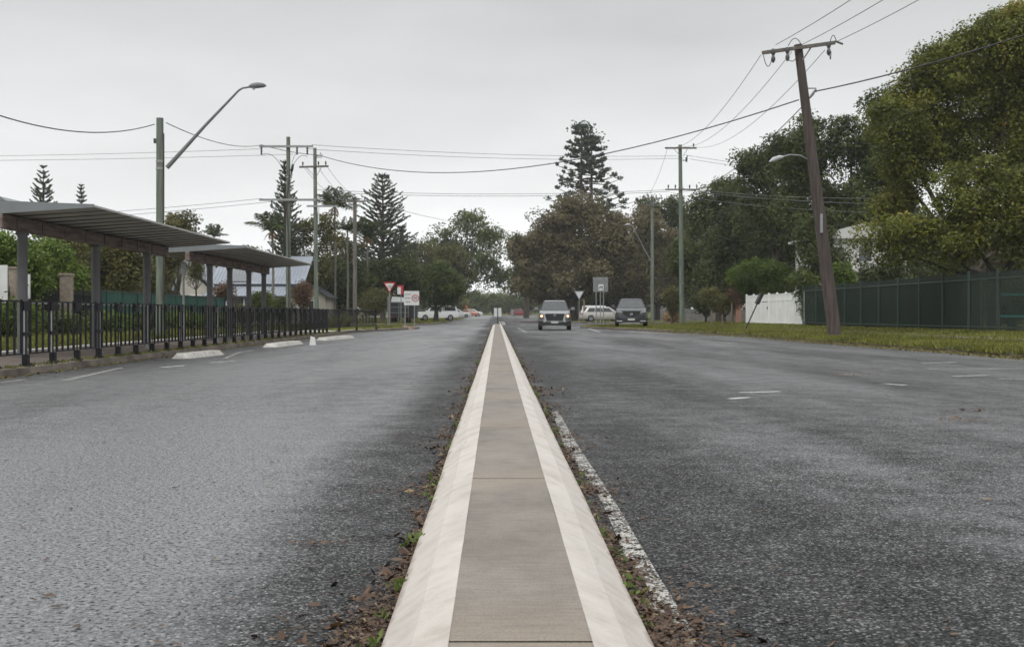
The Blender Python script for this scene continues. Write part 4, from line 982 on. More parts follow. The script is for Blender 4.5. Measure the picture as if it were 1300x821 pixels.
# green colorbond fence left, black palisade left
o = thing('green_sheet_fence', 'dark green sheet metal fence behind the shelters on the left', 'fence', (-17.3, 52, .14))
Lf = 26; mb = MB()
for i in range(int(Lf / .2)): y = i * .2; mb.prism([(-.01, y), (.02, y + .06), (.02, y + .14), (-.01, y + .2), (-.03, y + .2), (-.03, y)], 'z', .05, 1.74)
mb.build('sheet', M['green_sheet'], o); mb = MB(); mb.bx(-.04, .05, 0, Lf, 1.74, 1.80); mb.build('top_rail', M['green_rail'], o)
for i in range(12): mb = MB(); mb.bx(.02, .075, i * 2.36 - .03, i * 2.36 + .03, 0, 1.78); mb.build('post', M['green_sheet'], o)
o = thing('black_palisade_fence', 'black steel bar fence with dark screening at far left', 'fence', (-16.6, 30, .14)); pp = None
for i in range(9):
    if pp is None:
        mb = MB()
        for j in range(16): mb.bx(-.01, .01, j * .155, j * .155 + .03, .08, 1.72)
        mb.bx(-.02, .02, 0, 2.4, 1.5, 1.54); mb.bx(-.02, .02, 0, 2.4, .2, .24); mb.bx(-.035, .035, -.035, .035, -.05, 1.85)
        pp = mb.build('panel', M['black_steel'], o); q = pp
        mb = MB(); mb.bx(-.08, -.05, .1, 2.35, .1, 1.55); cl = mb.build('screen', pm('black_screen', (.02, .02, .024), .7), pp)
    else:
        q = pp.copy(); col.objects.link(q); q.parent = o; q.location = (0, i * 2.42, 0)
        if i > 3: c = cl.copy(); col.objects.link(c); c.parent = q
o = thing('notice_board', 'white notice board with pink and teal print behind the far left bars', 'notice board', ((-49 - VX) * 40 / F, 40, .14))
mb = MB(); mb.bx(-.05, 1.5, -.02, .02, .95, 2.35); bd = mb.build('board', M['sign_white'], o)
mb = MB(); mb.bx(.48, .62, -.03, -.022, 1.55, 2.2); mb.build('pink_band', pm('pink_print', (.6, .25, .22), .5), bd); mb = MB(); mb.bx(.66, .7, -.03, -.022, 1.0, 2.1); mb.bx(.84, .88, -.03, -.022, 1.0, 2.1); mb.bx(.2, .26, -.03, -.022, 1.0, 2.1); mb.build('teal_band', pm('teal_print', (.1, .28, .26), .5), bd)
mb = MB(); mb.bx(0, .08, .025, .08, 0, 2.3); mb.bx(1.38, 1.46, .025, .08, 0, 2.3); mb.build('post', M['galv'], o)
o = thing('brick_gate_pillar', 'tan square gate pillar with a flat cap behind the first shelter post', 'pillar', ((84.5 - VX) * 46 / F, 46, .14)); mb = MB(); mb.bx(-.19, .19, -.19, .19, 0, 2.2); mb.bx(-.23, .23, -.23, .23, 2.2, 2.28); mb.build('pillar_body', M['brick'], o)
o = thing('brick_gate_pillar', 'narrow tan gate pillar at the far left frame edge beside the notice board', 'pillar', ((18 - VX) * 42 / F, 42, .14)); mb = MB(); mb.bx(-.14, .1, -.14, .14, 0, 2.3); mb.bx(-.17, .13, -.17, .17, 2.3, 2.37); mb.build('pillar_body', M['brick'], o)
o = thing('notice_board', 'small white upright board just right of the first shelter post', 'notice board', ((34 - VX) * 43 / F, 43, .14)); mb = MB(); mb.bx(-.12, .12, -.02, .02, 1.3, 2.15); mb.build('board', M['sign_white'], o); mb = MB(); mb.bx(-.03, .03, .022, .06, 0, 2.1); mb.build('post', M['galv'], o)

# house on the left with metal roofs
Yh = 92; k = Yh / F; o = thing('weatherboard_house', 'cream house with blue grey metal roofs behind the farther shelter', 'house', ((230 - VX) * k, Yh, .14))
hx = lambda p: (p - 230) * k; hz = lambda y: CAM + (HY - y) * k - .14
mb = MB(); mb.bx(hx(268), hx(372), 1.5, 10, 0, hz(372)); mb.bx(hx(224), hx(266), .2, 9, 0, hz(368)); mb.prism([(hx(224), hz(368)), (hx(266), hz(368)), (hx(234), hz(336))], 'y', .2, 9); mb.build('wall', M['cream_wall'], o)
def ribbed(x0, x1, za, zb, ya, yb, nm):
    mb = MB(); n = int((x1 - x0) / .25); 
    for i in range(n):
        a = x0 + (x1 - x0) * i / n; b = x0 + (x1 - x0) * (i + 1) / n
        mb.prism([(ya, za), (yb, zb), (yb, zb + .05), (ya, za + .05)], 'x', a, b - .03); mb.prism([(ya, za), (yb, zb), (yb, zb + .085), (ya, za + .085)], 'x', b - .03, b)
    return mb.build(nm, M['roof_metal'], o)
ribbed(hx(262), hx(384), hz(362), hz(322), .8, 5.5, 'roof'); ribbed(hx(264), hx(366), hz(377), hz(363), -1.6, .9, 'verandah_roof')
mb = MB(); mb.bx(hx(262), hx(384), .68, .8, hz(364), hz(360)); mb.build('gutter', M['roof_dark'], o)
mb = MB(); mb.bx(hx(264), hx(366), -1.75, -1.6, hz(379), hz(376)); mb.build('gutter', M['roof_dark'], o)
mb = MB(); mb.prism([(hx(220), hz(369)), (hx(234), hz(333)), (hx(234), hz(330)), (hx(218), hz(368))], 'y', -.1, 9.3); mb.prism([(hx(234), hz(333)), (hx(270), hz(366)), (hx(273), hz(365)), (hx(234), hz(330))], 'y', -.1, 9.3); mb.build('gable_roof', M['roof_metal'], o)
for x in (270, 292, 314, 336, 362): mb = MB(); mb.bx(hx(x), hx(x) + .1, -1.5, -1.4, 0, hz(378)); mb.build('verandah_post', M['white_paint'], o)
for x in (276, 300, 326, 348): mb = MB(); mb.bx(hx(x), hx(x) + .95, 1.44, 1.5, 1.0, 2.1); w = mb.build('window', M['white_paint'], o); mb = MB(); mb.bx(hx(x) + .07, hx(x) + .88, 1.42, 1.438, 1.07, 2.03); mb.build('pane', M['glass'], w)
mb = MB(); mb.bx(hx(240), hx(240) + .9, .12, .2, 1.2, 2.2); w = mb.build('window', M['white_paint'], o); mb = MB(); mb.bx(hx(240) + .07, hx(240) + .83, .10, .118, 1.27, 2.13); mb.build('pane', M['glass'], w)
mb = MB(); mb.prism([(1.2, hz(358)), (3.2, hz(342)), (3.2, hz(340.5)), (1.2, hz(356.5))], 'x', hx(282), hx(312)); mb.build('solar_panel', M['glass'], o)
# second small pale house right of the poles
o = thing('small_brick_house', 'small house with pale gable partly hidden right of tallest green pole', 'house', ((388 - VX) * .064, 100, .14))
mb = MB(); mb.bx(-1, 1.6, 0, 5, 0, 2.2); mb.prism([(-1, 2.2), (1.6, 2.2), (.3, 3.0)], 'y', 0, 5); mb.build('wall', M['cream_wall'], o)
mb = MB(); mb.prism([(-1.3, 2.06), (.3, 3.05), (.3, 3.15), (-1.4, 2.1)], 'y', -.3, 5.3); mb.prism([(.3, 3.05), (1.9, 2.06), (2.0, 2.1), (.3, 3.15)], 'y', -.3, 5.3); mb.build('roof', M['roof_dark'], o)
mb = MB(); mb.bx(0, .7, -.04, 0, 1.0, 1.9); w = mb.build('window', M['white_paint'], o); mb = MB(); mb.bx(.07, .63, -.06, -.042, 1.07, 1.83); mb.build('pane', M['glass'], w)

# ------------------------------------------------------------------ signs
def text_mesh(s, size, m, parent, loc, name='lettering'):
    cu = bpy.data.curves.new('t', 'FONT'); cu.body = s; cu.size = size; cu.align_x = 'CENTER'; cu.align_y = 'CENTER'; cu.extrude = .002; cu.offset = size * .012
    t = bpy.data.objects.new('t', cu); col.objects.link(t); bpy.context.view_layer.update()
    me = bpy.data.meshes.new_from_object(t.evaluated_get(bpy.context.evaluated_depsgraph_get())); me.name = name
    bpy.data.objects.remove(t); me.materials.clear(); me.materials.append(m)
    o = bpy.data.objects.new(name, me); col.objects.link(o); o.parent = parent; o.location = loc; o.rotation_euler = (R(90), 0, 0); return o
def tri(w, y, y1, cx, cz, r=.0):
    h = w * .866; return [(cx - w / 2, cz + h / 2), (cx + w / 2, cz + h / 2), (cx, cz - h / 2)]
def arcpoly(cx, cz, r, n=28): return [(cx + r * math.cos(2 * math.pi * i / n), cz + r * math.sin(2 * math.pi * i / n)) for i in range(n)]
# give way ahead
Ys = 78; k = Ys / F; o = thing('give_way_sign', 'red and white inverted triangle sign on a grey post left of the speed sign', 'road sign', ((494.5 - VX) * k, Ys, .14))
sz = lambda y: CAM + (HY - y) * k - .14
mb = MB(); mb.cyl((.0, .03, 0), (0, .03, sz(362)), .034, 10); mb.build('post', M['galv'], o); mb = MB(); mb.cyl((-.12, .3, 0), (-.12, .3, sz(376)), .03, 10); mb.build('rear_post', M['galv'], o)
mb = MB(); mb.prism(tri(.80, 0, 0, 0, sz(365)), 'y', -.02, 0); mb.build('sign_face', M['sign_red'], o)
mb = MB(); mb.prism(tri(.55, 0, 0, 0, sz(365) + .015), 'y', -.026, -.021); mb.build('white_centre', M['sign_white'], o)
text_mesh('GIVE', .12, M['sign_black'], o, (0, -.03, sz(365) + .09)); text_mesh('WAY', .11, M['sign_black'], o, (0, -.03, sz(365) - .03))
# local traffic area 50
Ys = 77; k = Ys / F; o = thing('speed_limit_sign', 'white rectangular area sign reading 50 in a red ring', 'road sign', ((522.5 - VX) * k, Ys, .14))
zc = sz(378.4); w, hh = 19.2 * k, 18 * k
mb = MB(); mb.bx(-w / 2, w / 2, -.02, 0, zc - hh / 2, zc + hh / 2); mb.build('sign_board', M['sign_white'], o)
for x in (-8.2 * k, 3.6 * k): mb = MB(); mb.cyl((x, .035, 0), (x, .035, zc + hh / 2 - .05), .034, 10); mb.build('post', M['galv'], o)
mb = MB(); mb.bx(-.008, .0, -.024, -.021, zc - hh / 2 + .04, zc + hh / 2 - .04); mb.build('divider', M['sign_back'], o)
for t, dz in (('LOCAL', .24), ('TRAFFIC', .0), ('AREA', -.24)): text_mesh(t, .125 if t != 'TRAFFIC' else .105, M['sign_black'], o, (-w * .255, -.023, zc + dz * 1.0), 'lettering')
mb = MB(); n = 32; ro, ri = .225, .175; cxx = w * .25
for i in range(n):
    a, b = 2 * math.pi * i / n, 2 * math.pi * (i + 1) / n
    mb.prism([(cxx + ro * math.cos(a), zc + ro * math.sin(a)), (cxx + ro * math.cos(b), zc + ro * math.sin(b)), (cxx + ri * math.cos(b), zc + ri * math.sin(b)), (cxx + ri * math.cos(a), zc + ri * math.sin(a))], 'y', -.027, -.021)
mb.build('red_ring', M['sign_red'], o); text_mesh('50', .24, M['sign_black'], o, (cxx, -.026, zc), 'lettering')
# median end sign
Ys = 91; k = Ys / F; o = thing('median_end_sign', 'two narrow white panels on a dark post at the median end', 'road sign', ((631.8 - VX) * k, Ys, .15))
mz = lambda y: CAM + (HY - y) * k - .15
mb = MB(); mb.cyl((0, -.03, 0), (0, -.03, mz(390.5)), .03, 10); mb.build('post', M['trim'], o)
for s in (-1, 1): mb = MB(); mb.bx(min(s * .03, s * .27), max(s * .03, s * .27), 0, .02, mz(402), mz(391)); mb.build('panel', M['sign_white'], o, bevel=.01)
o = thing('nose_marker', 'small white slanted marker pegs on the far median nose', 'marker', ((637.5 - VX) * 88 / F, 88, .15)); mb = MB()
for i, q in enumerate((-.14, .02, .16)): mb.box((q, .1 * i, .09), (.05, .03, .26), 0, 0, -.5)
mb.build('pegs', M['white_paint'], o)
# right signs
Ys = 112; k = Ys / F; rz_ = lambda y: CAM + (HY - y) * k - .0
o = thing('give_way_sign', 'pale inverted triangle sign on a slim post before the white wagon', 'road sign', ((735.3 - VX) * k, Ys, 0)); mb = MB(); mb.cyl((0, .03, 0), (0, .03, rz_(373)), .035, 10); mb.build('post', M['galv'], o)
mb = MB(); mb.prism(tri(.95, 0, 0, 0, rz_(375)), 'y', -.02, 0); mb.build('sign_face', M['sign_back'], o); mb = MB(); mb.prism(tri(.70, 0, 0, 0, rz_(374.7)), 'y', -.026, -.021); mb.build('white_centre', M['sign_white'], o)
Ys = 89; k = Ys / F; rz_ = lambda y: CAM + (HY - y) * k - .12
o = thing('large_sign_back', 'large grey sign panel seen from behind on twin posts', 'road sign', ((762.5 - VX) * k, Ys, .12)); mb = MB(); mb.bx(-9.5 * k, 9.5 * k, 0, .02, rz_(370.5), rz_(352)); mb.build('sign_board', M['sign_back'], o, bevel=.01)
for x in (-5.7 * k, 3.5 * k): mb = MB(); mb.cyl((x, -.035, 0), (x, -.035, rz_(353)), .036, 10); mb.build('post', M['galv'], o)
mb = MB(); mb.bx(-9 * k, 9 * k, -.03, -.001, rz_(357), rz_(356)); mb.bx(-9 * k, 9 * k, -.03, -.001, rz_(366), rz_(365)); mb.build('stiffener', M['sign_back'], o)
Ys = 86; k = Ys / F; o = thing('small_square_sign', 'small white square sign with black arch mark before the big grey panel', 'road sign', ((763 - VX) * k, Ys, .12)); mb = MB(); mb.cyl((-.04, .03, 0), (-.04, .03, rz_(361)), .03, 10); mb.build('post', M['galv'], o)
mb = MB(); mb.bx(-3.2 * k, 3.2 * k, -.02, 0, rz_(368.5), rz_(361)); mb.build('sign_face', M['sign_white'], o)
mb = MB(); zz = rz_(365); mb.bx(-.11, .11, -.027, -.021, zz + .03, zz + .09); mb.bx(-.11, -.055, -.027, -.021, zz - .1, zz + .03); mb.bx(.055, .11, -.027, -.021, zz - .1, zz + .03); mb.build('black_mark', M['sign_black'], o)
# small far orange and marker posts
o = thing('far_post', 'short orange topped post far beyond the left white sedan', 'post', ((592.5 - VX) * 215 / F, 215, rise(215))); mb = MB(); mb.cyl((0, 0, 0), (0, 0, 1.6), .05, 8); mb.build('post_body', M['timber'], o); mb = MB(); mb.prism(tri(.55, 0, 0, 0, 1.75), 'y', -.03, 0); mb.build('sign_face', M['orange'], o)
o = thing('bollard', 'pale stout bollard far beyond the median on the grass', 'bollard', ((650 - VX) * 230 / F, 230, rise(230))); mb = MB(); mb.tube([(0, 0, 0), (0, 0, 1.3), (0, 0, 1.4)], [.22, .2, .08], 10); mb.build('bollard_body', M['sign_back'], o)
o = thing('timber_post', 'pale timber post standing behind the pale triangle sign', 'post', ((741.5 - VX) * 125 / F, 125, .12)); mb = MB(); mb.bx(-.08, .08, -.08, .08, 0, 2.3); mb.build('post_body', M['timber'], o)

# ------------------------------------------------------------------ vehicles
def wheel(root, x, y, r, w):
    g = thing('wheel', '', '', (x, y, r)); del g['label'], g['category']; g.parent = root
    mb = MB(); s = w / 2
    mb.tube([(-s, 0, 0), (-s * .8, 0, 0), (s * .8, 0, 0), (s, 0, 0)], [r * .9, r, r, r * .9], 20); mb.build('tyre', M['tyre'], g, smooth=True)
    mb = MB(); e = math.copysign(s + .006, x)
    mb.tube([(e - .01 * math.copysign(1, x), 0, 0), (e, 0, 0)], [r * .62, r * .6], 16)
    mb.build('rim', M['rim'], g)
def loft(mb, sections):
    n = len(sections[0]); vs = [p for s in sections for p in s]; fs = []
    for i in range(len(sections) - 1):
        for j in range(n - 1): fs.append((i * n + j, i * n + j + 1, (i + 1) * n + j + 1, (i + 1) * n + j))
    fs.append(tuple(range(n))); fs.append(tuple(reversed(range((len(sections) - 1) * n, len(sections) * n)))); mb.add(vs, fs)
def car(label, loc, rz, paint, L_=4.5, W_=1.82, H_=1.68, hood=1.07, belt=1.12, ws=1.02, roof0=1.85, roof1=3.9, rear=4.35, wr=.36, lit=False, kind='suv', name='parked_car', z0=0):
    """local: front at y=0 facing -y, rear at y=L; ws..rear are distances from the front"""
    o = thing(name, label, 'car', loc, rz); hw = W_ / 2; gc = .25 if kind != 'sedan' else .17
    def sec(y, wlow, zlo, wmid, zmid, wtop, ztop):
        h = [(wlow * .94, zlo), (wlow, zlo + .10), (wmid, zmid), (wmid * .995, zmid + .12), (wtop, ztop - .03), (wtop * .90, ztop)]
        return [(-a, y, z) for a, z in h] + [(a, y, z) for a, z in reversed(h)]
    mb = MB(); S = []
    for y, sw, zt in ((0.0, .76, hood - .32), (.05, .85, hood - .19), (.16, .93, hood - .09), (.45, .985, hood - .03), (ws * .8, 1.0, hood + .02), (ws + .2, 1.0, belt), (L_ * .5, 1.0, belt), (rear - .1, .99, belt + .01), (L_ - .15, .95, belt), (L_ - .03, .90, belt - .12), (L_, .85, belt - .35)):
        zl = gc + (.09 if y < .1 or y > L_ - .1 else 0)
        S.append(sec(y, hw * sw, zl, hw * sw, .55, hw * sw * .93, zt))
    loft(mb, S); mb.build('body', paint, o, smooth=True)
    # cabin: painted shell, glass panes laid proud of it
    tw = hw * (.70 if kind == 'suv' else .72); bw = hw * .905; zb = belt - .06; zt = H_
    base = [(-bw * .97, ws), (bw * .97, ws), (bw, ws + .35), (bw, rear - .3), (bw * .93, rear), (-bw * .93, rear), (-bw, rear - .3), (-bw, ws + .35)]
    top = [(-tw * .96, roof0), (tw * .96, roof0), (tw, roof0 + .15), (tw, roof1 - .2), (tw * .93, roof1), (-tw * .93, roof1), (-tw, roof1 - .2), (-tw, roof0 + .15)]
    top2 = [(x * .80, roof0 + (y - roof0) * .88 + (roof1 - roof0) * .06) for x, y in top]
    mb = MB(); mb.mat(M['trim'] if kind == 'suv' else paint)
    mb.add([(x, y, zb) for x, y in base] + [(x, y, zt - .07) for x, y in top], [(i, (i + 1) % 8, 8 + (i + 1) % 8, 8 + i) for i in range(8)] + [tuple(reversed(range(8)))])
    mb.mat(paint)
    mb.add([(x * 1.004, y, zt - .07) for x, y in top] + [(x * .94, roof0 + (y - roof0) * .96 + .03, zt - .025) for x, y in top] + [(x, y, zt) for x, y in top2],
           [(i, (i + 1) % 8, 8 + (i + 1) % 8, 8 + i) for i in range(8)] + [(8 + i, 8 + (i + 1) % 8, 16 + (i + 1) % 8, 16 + i) for i in range(8)] + [tuple(range(16, 24)), tuple(reversed(range(8)))])
    cb = mb.build('cabin', paint, o, smooth=False); bv = cb.modifiers.new('bevel', 'BEVEL'); bv.width = .025; bv.segments = 3; bv.limit_method = 'ANGLE'; bv.angle_limit = R(12)
    for f_ in cb.data.polygons: f_.use_smooth = True
    def pane(nm, a, b, c, d, sh=.06, off=.008):
        a, b, c, d = map(Vector, (a, b, c, d)); m = (a + b + c + d) / 4; nn = (b - a).cross(d - a).normalized()
        cc = Vector((0, (roof0 + roof1) / 2, (zb + zt) / 2))
        if nn.dot(m - cc) < 0: nn = -nn
        q = [p + (m - p).normalized() * sh + nn * off for p in (a, b, c, d)]; q2 = [p - nn * (off + .004) for p in q]
        mb = MB(); mb.add(q + q2, [(0, 1, 2, 3), (7, 6, 5, 4), (0, 4, 5, 1), (1, 5, 6, 2), (2, 6, 7, 3), (3, 7, 4, 0)]); mb.build(nm, M['glass_car'], o)
    z1, z2 = zb + .06, zt - .09
    fr = lambda A_, B_, t: tuple(a + (b - a) * t for a, b in zip(A_, B_))
    Bp = [(x, y, zb) for x, y in base]; Tp = [(x, y, zt - .07) for x, y in top]
    lo = .10; hi = .985
    pane('windscreen', fr(Bp[0], Tp[0], lo), fr(Bp[1], Tp[1], lo), fr(Bp[1], Tp[1], hi), fr(Bp[0], Tp[0], hi), .018)
    pane('rear_window', fr(Bp[4], Tp[4], .3), fr(Bp[5], Tp[5], .3), fr(Bp[5], Tp[5], hi), fr(Bp[4], Tp[4], hi), .05)
    for (i, j) in ((2, 3), (7, 6)):
        lo_a, lo_b = fr(Bp[i], Tp[i], .16), fr(Bp[j], Tp[j], .16); hi_a, hi_b = fr(Bp[i], Tp[i], .92), fr(Bp[j], Tp[j], .92)
        cuts = [0, .36, .70, 1.0] if kind != 'sedan' else [0, .46, 1.0]
        for a, b in zip(cuts, cuts[1:]): pane('side_window', fr(lo_a, lo_b, a), fr(lo_a, lo_b, b), fr(hi_a, hi_b, b), fr(hi_a, hi_b, a), .03)
    for s in (-1, 1):
        for y in (.85, L_ - .85): wheel(o, s * (hw - .10), y, wr, .22)
        mb = MB()
        for y in (.85, L_ - .85):
            n = 14; ro = wr + .09; ri = wr + .015
            for i in range(n):
                a, b = math.pi * i / n, math.pi * (i + 1) / n
                mb.prism([(y + ro * math.cos(a), wr + ro * math.sin(a)), (y + ro * math.cos(b), wr + ro * math.sin(b)), (y + ri * math.cos(b), wr + ri * math.sin(b)), (y + ri * math.cos(a), wr + ri * math.sin(a))], 'x', s * (hw - .0), s * (hw + .012))
        mb.build('wheel_arch', M['trim'] if kind == 'suv' else paint, o)
        mb = MB(); mb.tube([(s * (hw - .12), ws + .45, belt + .02), (s * (hw + .06), ws + .42, belt + .06)], .025, 6); mb.box((s * (hw + .13), ws + .42, belt + .08), (.2, .12, .15)); mb.build('mirror', paint, o, bevel=.03)
        if lit:
            mb = MB(); mb.prism([(s * .50, hood - .20), (s * .86, hood - .13), (s * .88, hood - .22), (s * .55, hood - .27)], 'y', -.02, .12); mb.build('headlight', M['lamp_clear'], o)
            mb = MB(); mb.tube([(s * .73, -.035, .78), (s * .73, -.02, .78)], .075, 14); mb.build('driving_light', M['lamp_on'], o)
            mb = MB(); mb.prism([(s * .46, .52), (s * .58, .86), (s * .63, .86), (s * .55, .56), (s * .64, .46), (s * .57, .44)], 'y', -.05, .04); mb.build('chrome_strip', M['chrome'], o)
            mb = MB(); mb.bx(min(s * .62, s * .84), max(s * .62, s * .84), -.02, .1, .64, .90); mb.build('lamp_housing', M['trim'], o)
        else:
            mb = MB(); mb.prism([(s * .48, hood - .19), (s * .84, hood - .10), (s * .86, hood - .22), (s * .52, hood - .27)], 'y', -.015, .15); mb.build('headlight', M['lamp_clear'], o)
            if kind == 'suv': mb = MB(); mb.bx(min(s * .52, s * .84), max(s * .52, s * .84), -.02, .1, .32, .37); mb.build('chrome_strip', M['chrome'], o)
        mb = MB(); mb.bx(min(s * hw * .68, s * hw * .88), max(s * hw * .68, s * hw * .88), L_ - .06, L_ + .01, belt - .32, belt - .08); mb.build('tail_light', M['tail'], o)
    if kind == 'suv':
        for s in (-1, 1):
            mb = MB(); mb.bx(min(s * (hw - .02), s * (hw + .006)), max(s * (hw - .02), s * (hw + .006)), 1.28, L_ - 1.28, .26, .46); mb.build('sill_cladding', M['trim'], o)
        mb = MB(); mb.prism([(-.42, H_ - .012), (.42, H_ - .012), (.40, H_ + .004), (-.40, H_ + .004)], 'y', roof0 + .5, roof1 - .5); mb.build('sunroof', M['glass_car'], o)
        mb = MB()
        if lit:
            mb.prism([(-.55, .92), (.55, .92), (.44, .54), (-.44, .54)], 'y', -.02, .1); g = mb.build('grille', M['trim'], o)
            mb = MB()
            for z_ in (.60, .68, .76): mb.bx(-.44, .44, -.032, -.022, z_, z_ + .018)
            mb.build('grille_bar', pm('dark_grille_bar', (.05, .05, .055), .4), g)
            mb = MB()
            for cx_, cz_ in ((0, .885), (-.04, .82), (.04, .82)): mb.prism([(cx_, cz_ + .035), (cx_ + .03, cz_), (cx_, cz_ - .035), (cx_ - .03, cz_)], 'y', -.045, -.033)
            mb.build('emblem', M['chrome'], g)
        else:
            mb.prism([(-.55, .93), (.55, .93), (.46, .72), (.26, .58), (-.26, .58), (-.46, .72)], 'y', -.02, .1); g = mb.build('grille', M['trim'], o)
            mb = MB(); n = 20
            for i in range(n):
                a, b = 2 * math.pi * i / n, 2 * math.pi * (i + 1) / n
                mb.prism([(.085 * math.cos(a), .74 + .065 * math.sin(a)), (.085 * math.cos(b), .74 + .065 * math.sin(b)), (.07 * math.cos(b), .74 + .052 * math.sin(b)), (.07 * math.cos(a), .74 + .052 * math.sin(a))], 'y', -.035, -.022)
            mb.prism([(-.06, .765), (0, .725), (.06, .765), (.06, .75), (0, .705), (-.06, .75)], 'y', -.036, -.023); mb.build('emblem', M['chrome'], g)
        mb = MB(); mb.prism([(-.84, .24), (.84, .24), (.90, .50), (.62, .50), (.5, .44), (-.5, .44), (-.62, .50), (-.90, .50)], 'y', -.012, .30); mb.build('bumper', M['trim'], o)
        mb = MB(); mb.bx(-.20, .20, -.05, -.013, .38, .49); mb.build('number_plate', M['plate'], o)
        mb = MB(); mb.bx(-.5, .5, -.03, .1, .20, .26); mb.build('skid_plate', M['galv'], o)
    return o
def P0(x, Y): return (x - VX) * Y / F
car('silver grey SUV driving toward the camera with headlights on', (P0(704.2, 68.5), 68.5, 0), -0.045, M['paint_silver'], lit=True, name='moving_car', W_=1.83, H_=1.68)
car('dark grey SUV parked on the grass nose facing the camera', (P0(801.5, 71), 71, .15), -0.105, M['paint_dark'], W_=1.86, H_=1.66, L_=4.6, rear=4.45)
car('pale champagne station wagon parked side on behind the twin sign posts', (P0(738.5, 122) + 4.8, 122, .14), R(90), M['paint_beige'], kind='wagon', H_=1.47, L_=4.8, W_=1.8, hood=.92, belt=.93, ws=1.25, roof0=2.05, roof1=4.3, rear=4.7, wr=.32)
car('white van like car mostly hidden behind the champagne wagon', (P0(736, 126.5) + 4.4, 126.5, .14), R(90), M['paint_white'], kind='wagon', H_=1.62, L_=4.4, W_=1.75, hood=1.0, belt=1.0, ws=1.0, roof0=1.8, roof1=4.15, rear=4.3, wr=.33)
car('white sedan parked beyond the white pickup on the left', (P0(598.5, 206), 206, rise(206)), R(-90) + math.pi * 1 - math.pi + R(180), M['paint_white'], kind='sedan', H_=1.45, L_=4.6, hood=.9, belt=.92, ws=1.3, roof0=2.1, roof1=3.3, rear=4.1, wr=.32)
car('small white hatchback farthest left of the parked cars near the orange car', (P0(613, 252), 252, rise(252)), R(90), M['paint_white'], kind='sedan', H_=1.45, L_=4.0, W_=1.7, hood=.92, belt=.95, ws=.9, roof0=1.7, roof1=3.3, rear=3.85, wr=.31)
car('faded orange car just left of the small white hatchback', (P0(603.5, 244), 244, rise(244)), R(35), M['paint_orange'], kind='sedan', H_=1.42, L_=4.0, W_=1.7, hood=.92, belt=.95, ws=.9, roof0=1.7, roof1=3.3, rear=3.85, wr=.31)
car('dark red car parked far beyond the intersection', (P0(673, 262), 262, rise(262)), R(90), M['paint_red'], kind='sedan', H_=1.44, L_=4.3, W_=1.75, hood=.92, belt=.95, ws=1.0, roof0=1.8, roof1=3.4, rear=4.1, wr=.32)
# white ute with canopy
def ute():
    k = 133 / F; o = thing('pickup_truck', 'white pickup with dark windowed canopy half hidden by the dense round tree', 'pickup', (P0(529, 133), 133, .14), R(-78)); o.scale = (.9, .86, .96)
    # local: front y=0 -> rear y=5.2 ; width 1.8
    hw = .9; mb = MB(); sec = lambda y, w, zl, zt: [(-w, y, zl), (-w, y, (zl + zt) / 2), (-w * .93, y, zt), (w * .93, y, zt), (w, y, (zl + zt) / 2), (w, y, zl)]
    loft(mb, [sec(0, .74, .45, .75), sec(.1, .84, .38, .95), sec(.5, .88, .36, 1.02), sec(1.2, .9, .36, 1.07), sec(3.2, .9, .36, 1.08), sec(5.1, .9, .42, 1.08), sec(5.2, .88, .45, 1.0)]); mb.build('body', M['paint_white'], o, smooth=True)
    mb = MB(); b = [(-.84, 1.15), (.84, 1.15), (.84, 3.15), (-.84, 3.15)]; t = [(-.68, 1.8), (.68, 1.8), (.70, 3.0), (-.70, 3.0)]
    mb.add([(x, y, 1.05) for x, y in b] + [(x, y, 1.72) for x, y in t], [(0, 1, 5, 4), (1, 2, 6, 5), (2, 3, 7, 6), (3, 0, 4, 7), (4, 5, 6, 7)]); mb.build('cab', M['paint_white'], o)
    mb = MB(); mb.prism([(3.25, 1.07), (5.1, 1.07), (4.85, 1.76), (3.25, 1.76)], 'x', -.82, .82); mb.build('canopy', M['paint_white'], o)
    for s in (-1, 1):
        mb = MB(); mb.prism([(3.4, 1.14), (4.85, 1.14), (4.7, 1.60), (3.4, 1.60)], 'x', s * .822, s * .83); mb.build('canopy_window', M['glass_car'], o)
        mb = MB(); mb.add([(s * .845, 1.45, 1.12), (s * .845, 3.0, 1.12), (s * .72, 2.92, 1.62), (s * .72, 1.9, 1.62), (s * .80, 1.45, 1.12), (s * .80, 3.0, 1.12), (s * .68, 2.92, 1.62), (s * .68, 1.9, 1.62)], [(0, 1, 2, 3), (7, 6, 5, 4), (0, 4, 5, 1), (1, 5, 6, 2), (2, 6, 7, 3), (3, 7, 4, 0)]); mb.build('side_window', M['glass_car'], o)
        for y in (.95, 4.15): wheel(o, s * .82, y, .37, .24)
        mb = MB(); mb.box((s * .72, .03, .82), (.25, .1, .14)); mb.build('headlight', M['lamp_clear'], o)
    mb = MB(); mb.add([(-.72, 1.22, 1.12), (.72, 1.22, 1.12), (.6, 1.72, 1.66), (-.6, 1.72, 1.66), (-.72, 1.26, 1.12), (.72, 1.26, 1.12), (.6, 1.76, 1.66), (-.6, 1.76, 1.66)], [(0, 1, 2, 3), (7, 6, 5, 4), (0, 4, 5, 1), (1, 5, 6, 2), (2, 6, 7, 3), (3, 7, 4, 0)]); mb.build('windscreen', M['glass_car'], o)
    mb = MB(); mb.bx(-.6, .6, .9, 1.1, 1.0, 1.12); mb.build('cowl', M['trim'], o)
ute()
